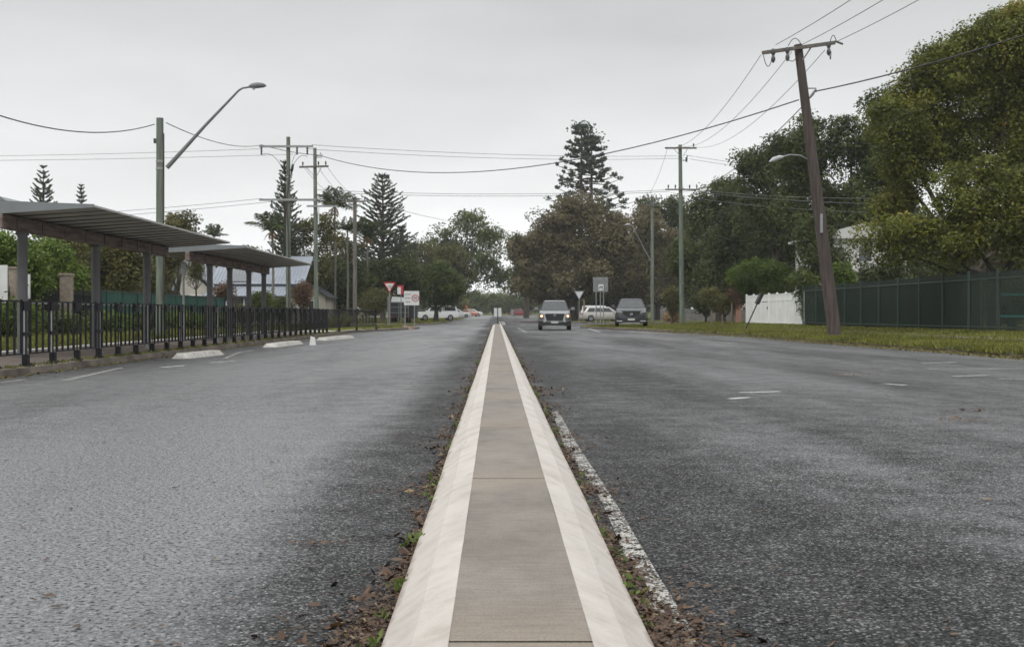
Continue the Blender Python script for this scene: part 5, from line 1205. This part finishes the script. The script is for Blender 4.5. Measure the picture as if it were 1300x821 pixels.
# black box truck rear
o = thing('box_truck', 'dark slatted truck body with white front top behind the two left signs', 'truck', (P0(509.5, 101), 101, .14))
mb = MB(); mb.bx(-.95, .62, 0, 4.2, .45, 1.75); mb.build('cargo_box', M['truck_black'], o); mb = MB()
for z_ in (.85, 1.3, 1.68): mb.bx(-.97, .64, -.03, -.001, z_, z_ + .045)
for x in (-.92, -.2, .58): mb.bx(x - .03, x + .03, -.05, -.031, .45, 1.75)
mb.build('rail', M['lamp_grey'], o)
mb = MB(); mb.prism([(-.97, 1.76), (.66, 1.76), (.62, 2.12), (-.86, 2.2)], 'y', 1.2, 4.6); mb.build('cab_top', M['paint_white'], o)
mb = MB(); mb.bx(.66, 1.15, .2, 3.0, .35, 1.6); mb.build('side_locker', M['truck_black'], o)
for x in (-.75, .45):
    for y in (.7, 3.6): wheel(o, x, y, .38, .24)
for x in (-.8, .5): mb = MB(); mb.bx(x - .09, x + .09, -.05, -.001, .48, .58); mb.build('tail_light', M['tail'], o)
o = thing('red_white_sign', 'red and white square board above the dark truck', 'sign', (P0(509, 99), 99, .14)); k = 99 / F
zs = lambda y: CAM + (HY - y) * k - .14
mb = MB(); mb.bx(-4.5 * k, 0, -.02, 0, zs(373.5), zs(363.5)); mb.build('white_half', M['sign_white'], o); mb = MB(); mb.bx(0, 3.2 * k, -.022, .0, zs(373.7), zs(362)); mb.bx(-4.5 * k, 0, -.024, -.0201, zs(364.4), zs(362)); mb.build('red_half', M['sign_red'], o)
mb = MB(); mb.cyl((0, .04, 0), (0, .04, zs(364)), .03, 8); mb.build('post', M['galv'], o)

# ------------------------------------------------------------------ trees
# right side
tree('very large yellow green fig tree rising out of frame at right', 'yellow', 52, 1085, 1450, 12, 372, tx=1235, leaf=.155, cover=5.6, seed=11, tr=.36, clump=.5,
     lumps=[(1215, 1350, 12, 110), (1150, 1250, 60, 170), (1140, 1215, 75, 150), (1270, 1420, 60, 200), (1090, 1190, 130, 225), (1160, 1280, 140, 240), (1240, 1400, 170, 290), (1115, 1180, 195, 270), (1110, 1160, 235, 300), (1330, 1480, 20, 180), (1300, 1450, 240, 360), (1235, 1325, 35, 150), (1250, 1340, 110, 240), (1195, 1260, 30, 100)])
tree('dense olive green tree bulging over the green fence at right', 'yellow', 44.5, 1150, 1420, 200, 372, tx=1260, leaf=.15, cover=4.2, seed=12, tr=.2, clump=.4,
     lumps=[(1180, 1290, 205, 300), (1095, 1175, 275, 350), (1150, 1250, 270, 356), (1230, 1330, 240, 354), (1300, 1400, 210, 352), (1280, 1340, 205, 280)], bark='bark_dark')
tree('tall dark green tree behind the leaning pole crossarm', 'dark', 78, 985, 1165, 116, 340, leaf=.24, cover=4.6, seed=13, nl=12, clump=.62,
     lumps=[(1095, 1155, 112, 190), (1045, 1120, 145, 230), (985, 1060, 158, 240), (1120, 1180, 130, 240), (1060, 1160, 200, 320), (990, 1080, 215, 330), (1010, 1045, 150, 190)])
tree('dark green tree left of the leaning pole with ragged top', 'dark', 86, 928, 1040, 172, 350, leaf=.25, cover=4.6, seed=14, nl=12, clump=.62,
     lumps=[(960, 1015, 172, 250), (930, 985, 192, 265), (990, 1040, 180, 270), (935, 1030, 235, 340)])
tree('broad dark tree beside the tall green pole, lower than its neighbours', 'dark', 100, 868, 960, 222, 372, leaf=.27, cover=4.6, seed=15, clump=.7,
     lumps=[(895, 945, 222, 300), (870, 915, 245, 320), (915, 965, 235, 340), (875, 950, 290, 385), (850, 895, 300, 390)])
tree('big deep green tree filling the space above the light green bush', 'dark', 92, 900, 1040, 255, 400, leaf=.25, cover=4.8, seed=16, clump=.65,
     lumps=[(900, 970, 262, 370), (950, 1030, 255, 370), (925, 1000, 310, 400), (1000, 1060, 270, 380), (880, 930, 330, 405)])
tree('dark leafy tree directly behind the leaning pole above the green fence', 'dark', 70, 1020, 1110, 262, 382, leaf=.2, cover=4.6, seed=17, clump=.5,
     lumps=[(1020, 1066, 262, 345), (1048, 1078, 322, 380), (1010, 1060, 310, 385), (1085, 1115, 338, 385), (1110, 1150, 330, 385)])
tree('rounded light green bush rising behind the white fence', 'bright', 84, 920, 1006, 332, 392, leaf=.14, cover=5, seed=18, name='garden_bush', cat='bush', clump=.35, depth=.4)
tree('leafy shrub spilling over the right end of the white fence', 'mid', 66.5, 1000, 1040, 345, 395, leaf=.13, cover=3.5, seed=19, name='garden_bush', cat='bush', clump=.3,
     lumps=[(1000, 1034, 345, 372), (1012, 1024, 365, 385), (1016, 1023, 378, 412), (1024, 1040, 350, 380)], tr=.05)
tree('yellow green bush between leaning pole and dark tree', 'bright', 68, 1054, 1085, 335, 385, leaf=.14, cover=4.5, seed=20, name='garden_bush', cat='bush', clump=.3)
for q_, (a_, b_, yy_, lb_) in enumerate(((1036, 1088, 70, 'dark low hedge bush behind the green fence near the leaning pole'), (1078, 1136, 69, 'dark low hedge bush behind the middle of the green fence'), (1126, 1190, 68, 'dark low hedge bush seen through the green fence left of the play frame'), (1180, 1250, 62, 'dark low hedge bush directly behind the play frame'), (1240, 1330, 58, 'dark low hedge bush at the right frame edge behind the green fence'))):
    tree(lb_, 'dark', yy_, a_, b_, 372 - q_ * 3, 412 + q_ * 2, leaf=.14, cover=4.2, seed=120 + q_, name='garden_bush', cat='bush', z0=.25, clump=.35, tr=.05)
# big brown olive tree centre
tree('massive brown olive spreading tree behind the oncoming SUV', 'brown', 136, 648, 815, 242, 398, tx=727, leaf=.33, cover=4.2, seed=21, tr=.55, clump=.8, bark='bark_dark',
     lumps=[(700, 770, 245, 320), (672, 730, 262, 345), (655, 700, 290, 360), (740, 800, 262, 350), (690, 760, 290, 375), (760, 815, 300, 385), (650, 700, 335, 385), (705, 790, 330, 385), (645, 668, 300, 340)])
tree('brown and green mixed tree behind the shorter pole', 'brown', 140, 790, 880, 285, 400, leaf=.33, cover=3.0, seed=22, clump=.8, bark='bark_dark',
     lumps=[(795, 845, 262, 345), (830, 875, 290, 370), (790, 840, 330, 400), (840, 890, 340, 400)])
tree('small dark green tree crown topping the shorter pole', 'dark', 148, 806, 862, 240, 330, leaf=.33, cover=4, seed=23, clump=.8, lumps=[(808, 842, 250, 300), (840, 870, 242, 310), (850, 885, 262, 330), (815, 850, 290, 350)])
bunya('tall hoop pine with two stems rising above the brown tree', 172, [(738, 156, 112), (751, 171, 120)], .3, 5)
tree('low dark understorey tree right of the brown tree trunk', 'dark', 150, 740, 830, 335, 402, leaf=.33, cover=5, seed=24, clump=.8)
tree('low dark understorey tree left of the brown tree trunk', 'brown', 150, 662, 735, 352, 400, leaf=.33, cover=4, seed=25, clump=.8)
# shrubs near the white fence
tree('rusty leaved slender shrub nearest the white fence gate', 'redleaf', 84, 922, 939, 366, 402, leaf=.13, cover=2.2, seed=26, name='young_tree', cat='young tree', clump=.3, tr=.04)
tree('yellowing young tree with pale stem on the right verge', 'olive', 80, 888, 916, 368, 396, tx=903, leaf=.13, cover=3.0, seed=27, name='young_tree', cat='young tree', clump=.3, tr=.05, bark='bark_pale')
tree('brown green young tree between two other young trees', 'olive', 84, 906, 930, 374, 404, tx=921, leaf=.13, cover=2.4, seed=28, name='young_tree', cat='young tree', clump=.3, tr=.045)
tree('dense olive shrub right of the tall green pole', 'olive', 96, 842, 864, 368, 406, leaf=.2, cover=2.8, seed=29, name='garden_bush', cat='bush')
tree('dark rounded shrub with thick stem behind the young trees', 'dark', 95, 880, 912, 360, 408, leaf=.2, cover=3.5, seed=30, name='garden_bush', cat='bush', bark='bark_dark')
tree('low tan dry mound of grass left of the tall green pole', 'tan', 100, 847, 861, 399, 408, leaf=.2, cover=3, seed=31, name='dry_mound', cat='shrub', z0=.1)
for px, h_, lb in ((917, .75, 'short timber stake middle of the verge'), (929, 1.4, 'taller timber stake just left of the leaning sign'), (904, .95, 'timber stake supporting the yellowing young tree')):
    o = thing('timber_stake', lb, 'stake', (P0(px, 73), 73, .14)); mb = MB(); mb.bx(-.03, .03, -.03, .03, 0, h_); mb.build('stake_body', M['timber'], o)
# left of centre
tree('large airy round tree left of the far road gap', 'mid', 190, 543, 648, 267, 388, tx=577, leaf=.42, cover=2.6, seed=41, tr=.22, clump=1.0, trunks=1,
     lumps=[(570, 625, 267, 320), (545, 590, 285, 335), (605, 645, 288, 345), (560, 620, 305, 360), (595, 640, 325, 375), (540, 575, 315, 360), (625, 648, 340, 375)])
tree('right hand airy tree over the far road gap', 'mid', 200, 640, 700, 285, 390, tx=668, leaf=.42, cover=2.8, seed=42, clump=1.0, lumps=[(642, 680, 292, 345), (655, 700, 300, 370), (640, 675, 335, 385)])
tree('flat topped olive tree below the norfolk pine', 'olive', 158, 498, 605, 303, 372, leaf=.33, cover=3.4, seed=43, clump=.8, lumps=[(505, 560, 304, 345), (545, 600, 312, 355), (498, 540, 325, 370), (560, 605, 335, 380), (525, 575, 325, 370)])
tree('dense dark round tree in front of the white pickup', 'mid', 121, 520, 593, 333, 401, tx=553, leaf=.22, cover=5.5, seed=44, tr=.24, clump=.55, bark='bark_dark', lumps=[(527, 582, 334, 385), (520, 555, 350, 396), (555, 592, 348, 394), (535, 580, 358, 399)])
tree('dark leafy tree directly behind the grey brown pole', 'dark', 108, 400, 470, 322, 412, leaf=.26, cover=4.6, seed=45, clump=.6, lumps=[(400, 445, 322, 390), (430, 470, 330, 400), (405, 450, 360, 412), (385, 420, 345, 400)])
tree('broad dark green tree behind the give way warning sign', 'dark', 110, 455, 535, 322, 405, leaf=.26, cover=4.4, seed=46, clump=.6, lumps=[(455, 505, 330, 380), (490, 535, 322, 375), (500, 540, 350, 400), (460, 500, 350, 385)])
tree('light olive weeping shrub left of the dark truck', 'olive', 103, 456, 497, 370, 408, leaf=.16, cover=3.6, seed=47, name='garden_bush', cat='bush')
tree('mid green tree between the left green poles', 'olive', 102, 368, 425, 268, 385, leaf=.25, cover=2.6, seed=48, clump=.6, lumps=[(370, 400, 275, 330), (395, 425, 268, 330), (375, 420, 315, 380), (350, 385, 300, 350)])
tree('olive tree filling the space behind the slim green pole', 'olive', 118, 405, 460, 285, 370, leaf=.28, cover=2.4, seed=49, clump=.6, lumps=[(405, 440, 290, 340), (425, 462, 300, 350), (410, 450, 325, 370)])
# hazy low trees at the end of the road
for (x0, x1, yt, yb, Yy, c, lb) in ((590, 622, 372, 397, 300, 'mid', 'mid green low tree far beyond the parked cars'), (612, 640, 374, 397, 330, 'mid', 'hazy low tree at the end of the road left of centre'), (632, 662, 376, 398, 340, 'mid', 'hazy low tree straight above the median end'),
                                    (655, 690, 370, 398, 310, 'mid', 'low green tree above the dark red car'), (560, 596, 375, 398, 270, 'olive', 'olive low tree behind the white sedan'), (684, 720, 372, 398, 300, 'dark', 'dark low tree right of the dark red car')):
    tree(lb, c, Yy, x0, x1, yt, yb, leaf=.5, cover=4.2, seed=int(x0), z0=rise(Yy), clump=1.1)
# left side
tree('bright green leafy tree at the far left behind the first post', 'bright', 44, -70, 60, 292, 392, leaf=.15, cover=4.6, seed=51, clump=.4, lumps=[(-20, 40, 296, 360), (20, 62, 318, 385), (-70, 10, 285, 380), (-10, 60, 345, 395)])
tree('bright green tree between the first and second shelter posts', 'bright', 52, 48, 115, 300, 392, leaf=.16, cover=4.4, seed=52, clump=.42, lumps=[(50, 95, 318, 385), (72, 112, 335, 392), (40, 75, 305, 350)])
tree('dark olive tree behind the second shelter post', 'olive', 66, 95, 190, 285, 385, leaf=.2, cover=4.4, seed=53, clump=.5, lumps=[(95, 150, 300, 370), (135, 190, 302, 380), (110, 180, 330, 390), (80, 120, 290, 340)])
tree('deep green tree rising left above the nearer shelter roof', 'dark', 75, 60, 180, 275, 380, leaf=.22, cover=4, seed=54, clump=.5)
tree('olive topped tree behind the street light pole', 'olive', 84, 190, 262, 270, 385, leaf=.23, cover=4.2, seed=55, clump=.55, lumps=[(200, 250, 272, 320), (190, 228, 290, 360), (212, 258, 292, 328), (180, 222, 330, 390)])
tree('rounded dark tree behind the house gable', 'mid', 118, 290, 345, 318, 380, leaf=.28, cover=4, seed=56)
tree('thin bare limbed tree in front of the cream gable', 'olive', 80, 235, 262, 322, 372, tx=249, leaf=.14, cover=.9, seed=57, bark='bark', name='young_tree', cat='young tree', tr=.07)
tree('rusty brown tree right of the tallest green pole base', 'redleaf', 88, 374, 396, 358, 402, leaf=.16, cover=3, seed=58, name='garden_bush', cat='bush')
tree('tan orange shrub under the farther shelter roof', 'redleaf', 80, 270, 300, 362, 384, leaf=.14, cover=2, seed=59, name='garden_bush', cat='bush')
shr = [(-30, 50, 385, 432, 36, 'bright', 'leafy low shrub at the far left behind the railing'), (40, 110, 399, 428, 40, 'mid', 'low green shrub behind the first shelter post'), (100, 170, 400, 424, 46, 'bright', 'bright low shrub behind the second shelter post'),
       (160, 215, 401, 420, 50, 'mid', 'mid green low shrub beside the third shelter post'), (205, 260, 399, 420, 54, 'bright', 'bright low shrub right of the street light pole'), (250, 300, 400, 419, 58, 'mid', 'low shrub beneath the green sheet fence end'),
       (310, 350, 372, 414, 72, 'mid', 'taller green shrub seen between farther shelter posts'), (345, 372, 378, 412, 76, 'dark', 'dark shrub just left of the tallest green pole'), (290, 330, 392, 414, 66, 'olive', 'olive low shrub before the house verandah')]
for i, (x0, x1, yt, yb, Yy, c, lb) in enumerate(shr): tree(lb, c, Yy, x0, x1, yt, yb, leaf=.12, cover=3.4, seed=70 + i, name='garden_bush', cat='bush', z0=.13, clump=.28, tr=.05)
# strap leaved plants near the railing end
def strap(px, Y, h, lb, seed):
    rng = np.random.default_rng(seed); n = 90; o = thing('strap_leaf_plant', lb, 'plant', (P0(px, Y), Y, .13), group='strap leaved plants near the railing end')
    a = rng.uniform(0, 6.28, n); d = np.stack([np.cos(a) * .5, np.sin(a) * .5, rng.uniform(.6, 1.2, n)], 1); d = unit(d); l = h * rng.uniform(.5, 1, (n, 1))
    side = unit(np.cross(d, rng.normal(size=(n, 3)))); card_mesh('leaves', d * l * .5, d * l * .5, side * .035, rng.uniform(0, 1, n), LF['grassblade'], o)
strap(431, 63, 1.1, 'tall strap leaved plant left of the grey brown pole', 1); strap(421, 62, .8, 'smaller strap leaved plant behind the railing end', 2); strap(441, 66, .8, 'strap leaved plant at the foot of the grey brown pole', 3)
# conifers and palms
tier_pine('tall norfolk pine with upswept branches left of centre', 118, 486, 219, 400, 82, 61, tiers=30, up=.42, leaf=.17)
tier_pine('short norfolk pine to the right of the tall norfolk pine', 124, 508, 285, 400, 50, 62, tiers=16, up=.4, leaf=.18)
tier_pine('norfolk pine behind the tallest green pole', 100, 362, 204, 400, 42, 63, tiers=28, up=.5, leaf=.17)
tier_pine('distant norfolk pine at left above the nearer shelter', 160, 55, 209, 400, 46, 64, tiers=22, up=.55, leaf=.26)
tier_pine('smaller distant norfolk pine second from left above shelter', 190, 103, 231, 400, 26, 65, tiers=22, up=.6, leaf=.28)
tier_pine('tiny distant conifer tip beside the street light pole', 200, 216, 268, 400, 16, 66, tiers=14, up=.5, leaf=.3)
palm('palm with drooping tan fronds left of the tallest green pole', 86, 346, 292, 36, 1)
palm('palm crown with tan skirt between slim green and grey brown poles', 104, 425, 262, 33, 2)
palm('lower green palm just right of the grey brown pole', 108, 466, 300, 32, 3)
palm('small palm left of the grey brown pole with ragged fronds', 106, 441, 292, 22, 4, dead=False)
palm('small far palm peeking above the nearer shelter roof end', 122, 272, 300, 20, 5, dead=False)
palm('tiny far palm tip above the farther shelter roof', 135, 312, 322, 16, 6, dead=False)
# backing wood far away
def wood(name, x0, x1, yy, hmin, hmax, seed, lf, leaf=.8, z0=0.3):
    rng = np.random.default_rng(seed); LS = []; x = x0
    while x < x1:
        w = rng.uniform(4, 7); h = rng.uniform(hmin, hmax); LS.append((x, yy + rng.uniform(-4, 4), z0 + h * .5, w, w, h * .55)); x += w * .9
    C, T, B = leaf_cloud(rng, LS, leaf, 4.0, 1.6); keep = C[:, 2] > z0; C, T, B = C[keep], T[keep], B[keep]
    U, V = rand_axes(rng, len(C), leaf, B); o = card_mesh(name, C, U, V, T, LF[lf]); o['kind'] = 'stuff'; return o
wood('far_wood', -210, -30, 330, 8, 13, 90, 'olive'); wood('far_wood', -34, 40, 400, 4.5, 6.5, 91, 'mid'); wood('far_wood', 36, 260, 340, 9, 15, 92, 'dark')
wood('background_wood', 12, 62, 165, 8, 13, 93, 'brown', .45); wood('background_wood', 26, 60, 112, 7, 11, 94, 'dark', .3); wood('background_wood', -75, -16, 150, 5, 8, 95, 'olive', .4)
wood('background_wood', 31, 60, 62, 3, 4.5, 98, 'dark', .25); wood('background_wood', 29, 42, 78, 3.5, 5, 96, 'dark', .22); wood('background_wood', -48, -31, 62, 3, 5.5, 97, 'mid', .2)

# ------------------------------------------------------------------ grass, litter, weeds
def blades(name, pts, hmin, hmax, lf, seed, wd=.012, lean=.5):
    rng = np.random.default_rng(seed); n = len(pts); d = rng.normal(size=(n, 3)) * lean; d[:, 2] = 1; d = unit(d)
    l = rng.uniform(hmin, hmax, (n, 1)); side = unit(np.cross(d, rng.normal(size=(n, 3)))) * wd
    patch = .5 + .35 * np.sin(pts[:, 0] * 1.3 + np.sin(pts[:, 1] * .7) * 2) * np.sin(pts[:, 1] * .9 + pts[:, 0] * .4)
    o = card_mesh(name, pts + d * l * .45, d * l * .5, side, np.clip(patch * .7 + rng.normal(0, .22, n), 0, 1), LF[lf]); o['kind'] = 'stuff'; return o
rng = np.random.default_rng(5)
def verge_pts(n, y0, y1, tab, xmax, sgn, zt):
    Y = rng.uniform(y0 ** .5, y1 ** .5, n) ** 2; e = np.array([interp(tab, y) for y in Y]); w = np.abs(xmax - np.abs(e)); X = e + sgn * (.02 + rng.uniform(0, 1, n) * w)
    Z = np.interp(np.abs(X), [10, 13, 16, 60], zt); return np.stack([X, Y, Z], 1)
p = verge_pts(95000, 22, 91, RK, 17.5, 1, [.115, .15, .28, .3]); keep = ~((p[:, 0] > 13.4) & (p[:, 0] < 14.5) & (rng.uniform(size=len(p)) < .75) & (p[:, 1] < 62)); keep &= (np.sin(p[:, 0] * 1.9 + 2 * np.sin(p[:, 1] * .5)) * np.sin(p[:, 1] * 1.1 + p[:, 0]) + rng.uniform(-.5, 1.1, len(p))) > -.25; blades('grass', p[keep], .05, .15, 'grassblade', 1, .016)
p = verge_pts(22000, 22, 60, RK, 11.25, 1, [.12, .15, .28, .3]); p[:, 0] -= rng.uniform(0, .3, len(p)); p[:, 2] -= .06; p = p[np.sin(p[:, 1] * .8) * np.sin(p[:, 1] * 2.9) + rng.uniform(-.6, .9, len(p)) > -.2]; blades('kerb_grass', p, .06, .2, 'grassblade', 2, .018)
Y = rng.uniform(24, 80, 30000); X = rng.uniform(-16.5, -10.1, 30000); blades('grass', np.stack([X, Y, np.full(30000, .13)], 1), .06, .25, 'grassblade', 3, .02)
Y = rng.uniform(56, 81, 22000); X = np.array([interp(LK, y) for y in Y]) - .18 - rng.uniform(0, 6, 22000); blades('grass', np.stack([X, Y, np.full(22000, .13)], 1), .05, .14, 'grassblade', 4, .02)
Y = rng.uniform(97, 190, 20000); X = np.array([interp(LK2, y) for y in Y]) - .18 - rng.uniform(0, 14, 20000); blades('grass', np.stack([X, Y, .13 + .0035 * np.clip(Y - 130, 0, None)], 1), .05, .16, 'grassblade', 6, .04)
Y = rng.uniform(15, 55, 2600); blades('kerb_weeds', np.stack([-7.02 + rng.normal(0, .05, 2600), Y + .25 * np.sin(Y * 9), np.full(2600, .11)], 1), .02, .09, 'grassblade', 7, .01)

def litter(name, pts, size, lf, seed, flat=.35, zmul=1, tilt=1.0):
    rng = np.random.default_rng(seed); n = len(pts); nrm = rng.normal(size=(n, 3)) * flat * tilt; nrm[:, 2] = 1; nrm = unit(nrm)
    u = unit(np.cross(nrm, rng.normal(size=(n, 3)))); v = np.cross(nrm, u); s = size * rng.uniform(.4, 1.5, (n, 1))
    o = card_mesh(name, pts, u * s * .5, v * s * .5 * rng.uniform(.25, .6, (n, 1)), np.clip(rng.beta(1.3, 2.2, n), 0, 1), LF[lf]); o['kind'] = 'stuff'; return o
def medpts(n, side, seed, y0=2.2, y1=92, spread=.05):
    rng = np.random.default_rng(seed); Y = np.exp(rng.uniform(math.log(y0), math.log(y1), n))
    dens = .5 + .5 * np.sin(Y * 3.1) * np.sin(Y * 1.27 + 1) + .25 * np.sin(Y * 9.3); keep = rng.uniform(size=n) < np.clip(dens, .12, 1); Y = Y[keep]
    off = np.abs(rng.normal(0, spread, len(Y))) * (1 + .6 * np.sin(Y * 2.3)); X = CX + side * (.345 + off); Z = .006 + rng.uniform(0, .022, len(Y)) * np.exp(-off * 12)
    return np.stack([X, Y, Z], 1)
litter('leaf_litter', medpts(34000, -1, 1, spread=.05), .021, 'litter', 11); litter('leaf_litter', medpts(36000, 1, 2, spread=.06), .021, 'litter', 12)
def weeds(side, seed, n, lf='weed'):
    rng = np.random.default_rng(seed); P = []
    for i in range(n):
        Y = math.exp(rng.uniform(math.log(2.4), math.log(90))); X = CX + side * (.35 + abs(rng.normal(0, .025))); m = rng.integers(6, 16); s = rng.uniform(.01, .028)
        P.append(np.stack([X + rng.normal(0, s, m), Y + rng.normal(0, s, m), .012 + np.abs(rng.normal(0, s * 1.1, m))], 1))
    return np.concatenate(P)
litter('median_weeds', weeds(-1, 21, 60), .030, 'weed', 13, 1.2); litter('median_weeds', weeds(1, 22, 80), .030, 'weed', 14, 1.2)
def twigs(name, pts, ln, seed):
    rng = np.random.default_rng(seed); n = len(pts); a = rng.uniform(0, 6.28, n); l = ln * rng.uniform(.4, 1.6, (n, 1)); d = np.stack([np.cos(a), np.sin(a), rng.normal(0, .05, n)], 1); sd = np.stack([-np.sin(a), np.cos(a), np.full(n, .5)], 1)
    o = card_mesh(name, pts, d * l * .5, sd * .0028, rng.uniform(0, .35, n), LF['litter']); o['kind'] = 'stuff'; return o
litter('leaf_litter', medpts(2600, -1, 5, spread=.10), .045, 'litter', 18, .5); litter('leaf_litter', medpts(2800, 1, 6, spread=.11), .045, 'litter', 19, .5)
twigs('twigs', medpts(1200, -1, 7, spread=.12), .07, 8); twigs('twigs', medpts(1200, 1, 8, spread=.12), .07, 9)
rg = np.random.default_rng(31)
n = 420; Y = np.exp(rg.uniform(math.log(2.5), math.log(30), n)); X = np.where(rg.uniform(size=n) < .5, -1, 1) * (.5 + rg.exponential(1.1, n)); twigs('twigs', np.stack([X, Y, np.full(n, .008)], 1), .05, 10)
n = 1500; Y = np.exp(rg.uniform(math.log(2.6), math.log(60), n)); X = np.where(rg.uniform(size=n) < .5, -1, 1) * rg.exponential(1.6, n) + CX
k_ = (np.abs(X - CX) > .42) & (X > -6.6) & (X < 10.3); litter('road_litter', np.stack([X, Y, np.full(n, .009)], 1)[k_], .035, 'litter', 15, .12)
n = 16000; Y = rg.uniform(22, 62, n); X = np.array([interp(RK, y) for y in Y]) - np.abs(rg.normal(0, .28, n)) + .02; litter('kerb_litter', np.stack([X, Y, .01 + rg.uniform(0, .02, n)], 1), .07, 'kerbleaf', 16, .4)
n = 2600; Y = rg.uniform(14, 56, n); X = -6.93 + np.abs(rg.normal(0, .12, n)); litter('kerb_litter', np.stack([X, Y, .01 + rg.uniform(0, .015, n)], 1), .05, 'kerbleaf', 17, .4)
for (x, y, nn, sp) in ((1222, 534, 26, .09), (1239, 522, 16, .08), (1080, 477, 14, .2), (1115, 475, 10, .2), (400, 692, 16, .03), (385, 690, 10, .03), (440, 690, 4, .02), (1202, 523, 5, .05), (905, 545, 5, .03)):
    gx, gy = gp(x, y); litter('fallen_leaves', np.stack([gx + rg.normal(0, sp, nn), gy + rg.normal(0, sp * 1.2, nn), np.full(nn, .012)], 1), .05 if sp > .05 else .03, 'redleaf' if x > 1000 else 'litter', int(x), .3)
# two larger weeds beside the median near the camera
for (px, py, lb) in ((752, 672, 'small green weed sprouting right of the near median'), (535, 683, 'small green weed sprouting left of the near median')):
    gx, gy = gp(px, py + 14); r2 = np.random.default_rng(px); n = 16; o = thing('weed', lb, 'weed', (gx, gy, 0))
    a = r2.uniform(0, 6.28, n); d = unit(np.stack([np.cos(a), np.sin(a), r2.uniform(.5, 2.5, n)], 1)); l = r2.uniform(.025, .065, (n, 1)); s = unit(np.cross(d, r2.normal(size=(n, 3)))) * l * .32
    card_mesh('leaves', d * l * .8, d * l * .5, s, r2.uniform(.4, .75, n), LF['weed'], o)

# ------------------------------------------------------------------ world, sun, camera
w = bpy.data.worlds.new('World'); sc.world = w; w.use_nodes = True; nt = w.node_tree
for n_ in list(nt.nodes): nt.nodes.remove(n_)
out = N(nt, 'ShaderNodeOutputWorld'); bg = N(nt, 'ShaderNodeBackground'); bg.inputs[1].default_value = .1
sky = N(nt, 'ShaderNodeTexSky'); sky.sky_type = 'NISHITA'; sky.sun_disc = False; sky.sun_elevation = R(52); sky.sun_rotation = R(205); sky.dust_density = 4
tc = N(nt, 'ShaderNodeTexCoord'); sp = N(nt, 'ShaderNodeSeparateXYZ'); L(nt, tc.outputs['Generated'], sp.inputs[0])
el = N(nt, 'ShaderNodeFloatCurve')
cv = el.mapping.curves[0]; 
for i, (a, b) in enumerate(((0, .66), (.05, .645), (.10, .56), (.17, .45), (.23, .385), (.27, .365), (.45, .50), (.7, .9), (1, 1.0))):
    if i < 2: cv.points[i].location = (a, b)
    else: cv.points.new(a, b)
el.mapping.update()
L(nt, sp.outputs[2], el.inputs['Value'])
mp = N(nt, 'ShaderNodeMapping'); mp.inputs['Scale'].default_value = (1.2, 1.2, 4.5); mp.inputs['Rotation'].default_value = (.1, 0, .3); L(nt, tc.outputs['Generated'], mp.inputs[0])
cn = N(nt, 'ShaderNodeTexNoise'); cn.inputs['Scale'].default_value = 2.2; cn.inputs['Detail'].default_value = 5; cn.inputs['Roughness'].default_value = .5; L(nt, mp.outputs[0], cn.inputs['Vector'])
mr = N(nt, 'ShaderNodeMapRange'); mr.inputs[1].default_value = .3; mr.inputs[2].default_value = .7; mr.inputs[3].default_value = 14.6; mr.inputs[4].default_value = 18.4; L(nt, cn.outputs['Fac'], mr.inputs[0])
mu = N(nt, 'ShaderNodeMath', operation='MULTIPLY'); L(nt, el.outputs[0], mu.inputs[0]); L(nt, mr.outputs[0], mu.inputs[1])
cc = N(nt, 'ShaderNodeVectorMath', operation='SCALE'); cc.inputs[0].default_value = (.985, 1.0, 1.0); L(nt, mu.outputs[0], cc.inputs[3])
mx = N(nt, 'ShaderNodeMix', data_type='RGBA'); mx.inputs[0].default_value = .96; L(nt, sky.outputs[0], mx.inputs[6]); L(nt, cc.outputs[0], mx.inputs[7])
L(nt, mx.outputs[2], bg.inputs[0]); L(nt, bg.outputs[0], out.inputs[0])

sl = bpy.data.lights.new('sun', 'SUN'); sl.energy = .9; sl.angle = R(30); sl.color = (1, .97, .93)
so = bpy.data.objects.new('sun', sl); col.objects.link(so)
az = R(205); elv = R(52); dv = Vector((math.sin(az) * math.cos(elv), math.cos(az) * math.cos(elv), math.sin(elv))); so.rotation_euler = dv.to_track_quat('Z', 'Y').to_euler()
so.location = (0, 0, 60)

HAZE = True
if HAZE:
    mb = MB(); mb.bx(-300, 300, -45, 520, -4.0, 34); m, nt, out = newmat('haze_air')
    v = N(nt, 'ShaderNodeVolumePrincipled'); v.inputs['Color'].default_value = (.86, .88, .90, 1); v.inputs['Density'].default_value = .00035; v.inputs['Anisotropy'].default_value = .1
    L(nt, v.outputs[0], out.inputs['Volume']); struct(mb.build('haze', m), 'stuff')

cam = bpy.data.cameras.new('camera'); co = bpy.data.objects.new('camera', cam); col.objects.link(co); sc.camera = co
co.location = (0, 0, CAM); co.rotation_euler = (R(90), 0, 0); cam.sensor_width = 36; cam.lens = 36 * F / 1300
cam.shift_x = (650 - VX) / 1300; cam.shift_y = -(410.5 - HY) / 1300; cam.clip_end = 6000; cam.clip_start = .05
cam.dof.use_dof = True; cam.dof.focus_distance = 8.0; cam.dof.aperture_fstop = 10

sc.view_settings.view_transform = 'Standard'; sc.view_settings.look = 'None'; sc.view_settings.gamma = 1; sc.view_settings.exposure = 0.1
cy = sc.cycles; cy.use_denoising = True; cy.max_bounces = 5; cy.diffuse_bounces = 3; cy.glossy_bounces = 2; cy.transmission_bounces = 2; cy.transparent_max_bounces = 8; cy.volume_bounces = 0
cy.caustics_reflective = False; cy.caustics_refractive = False
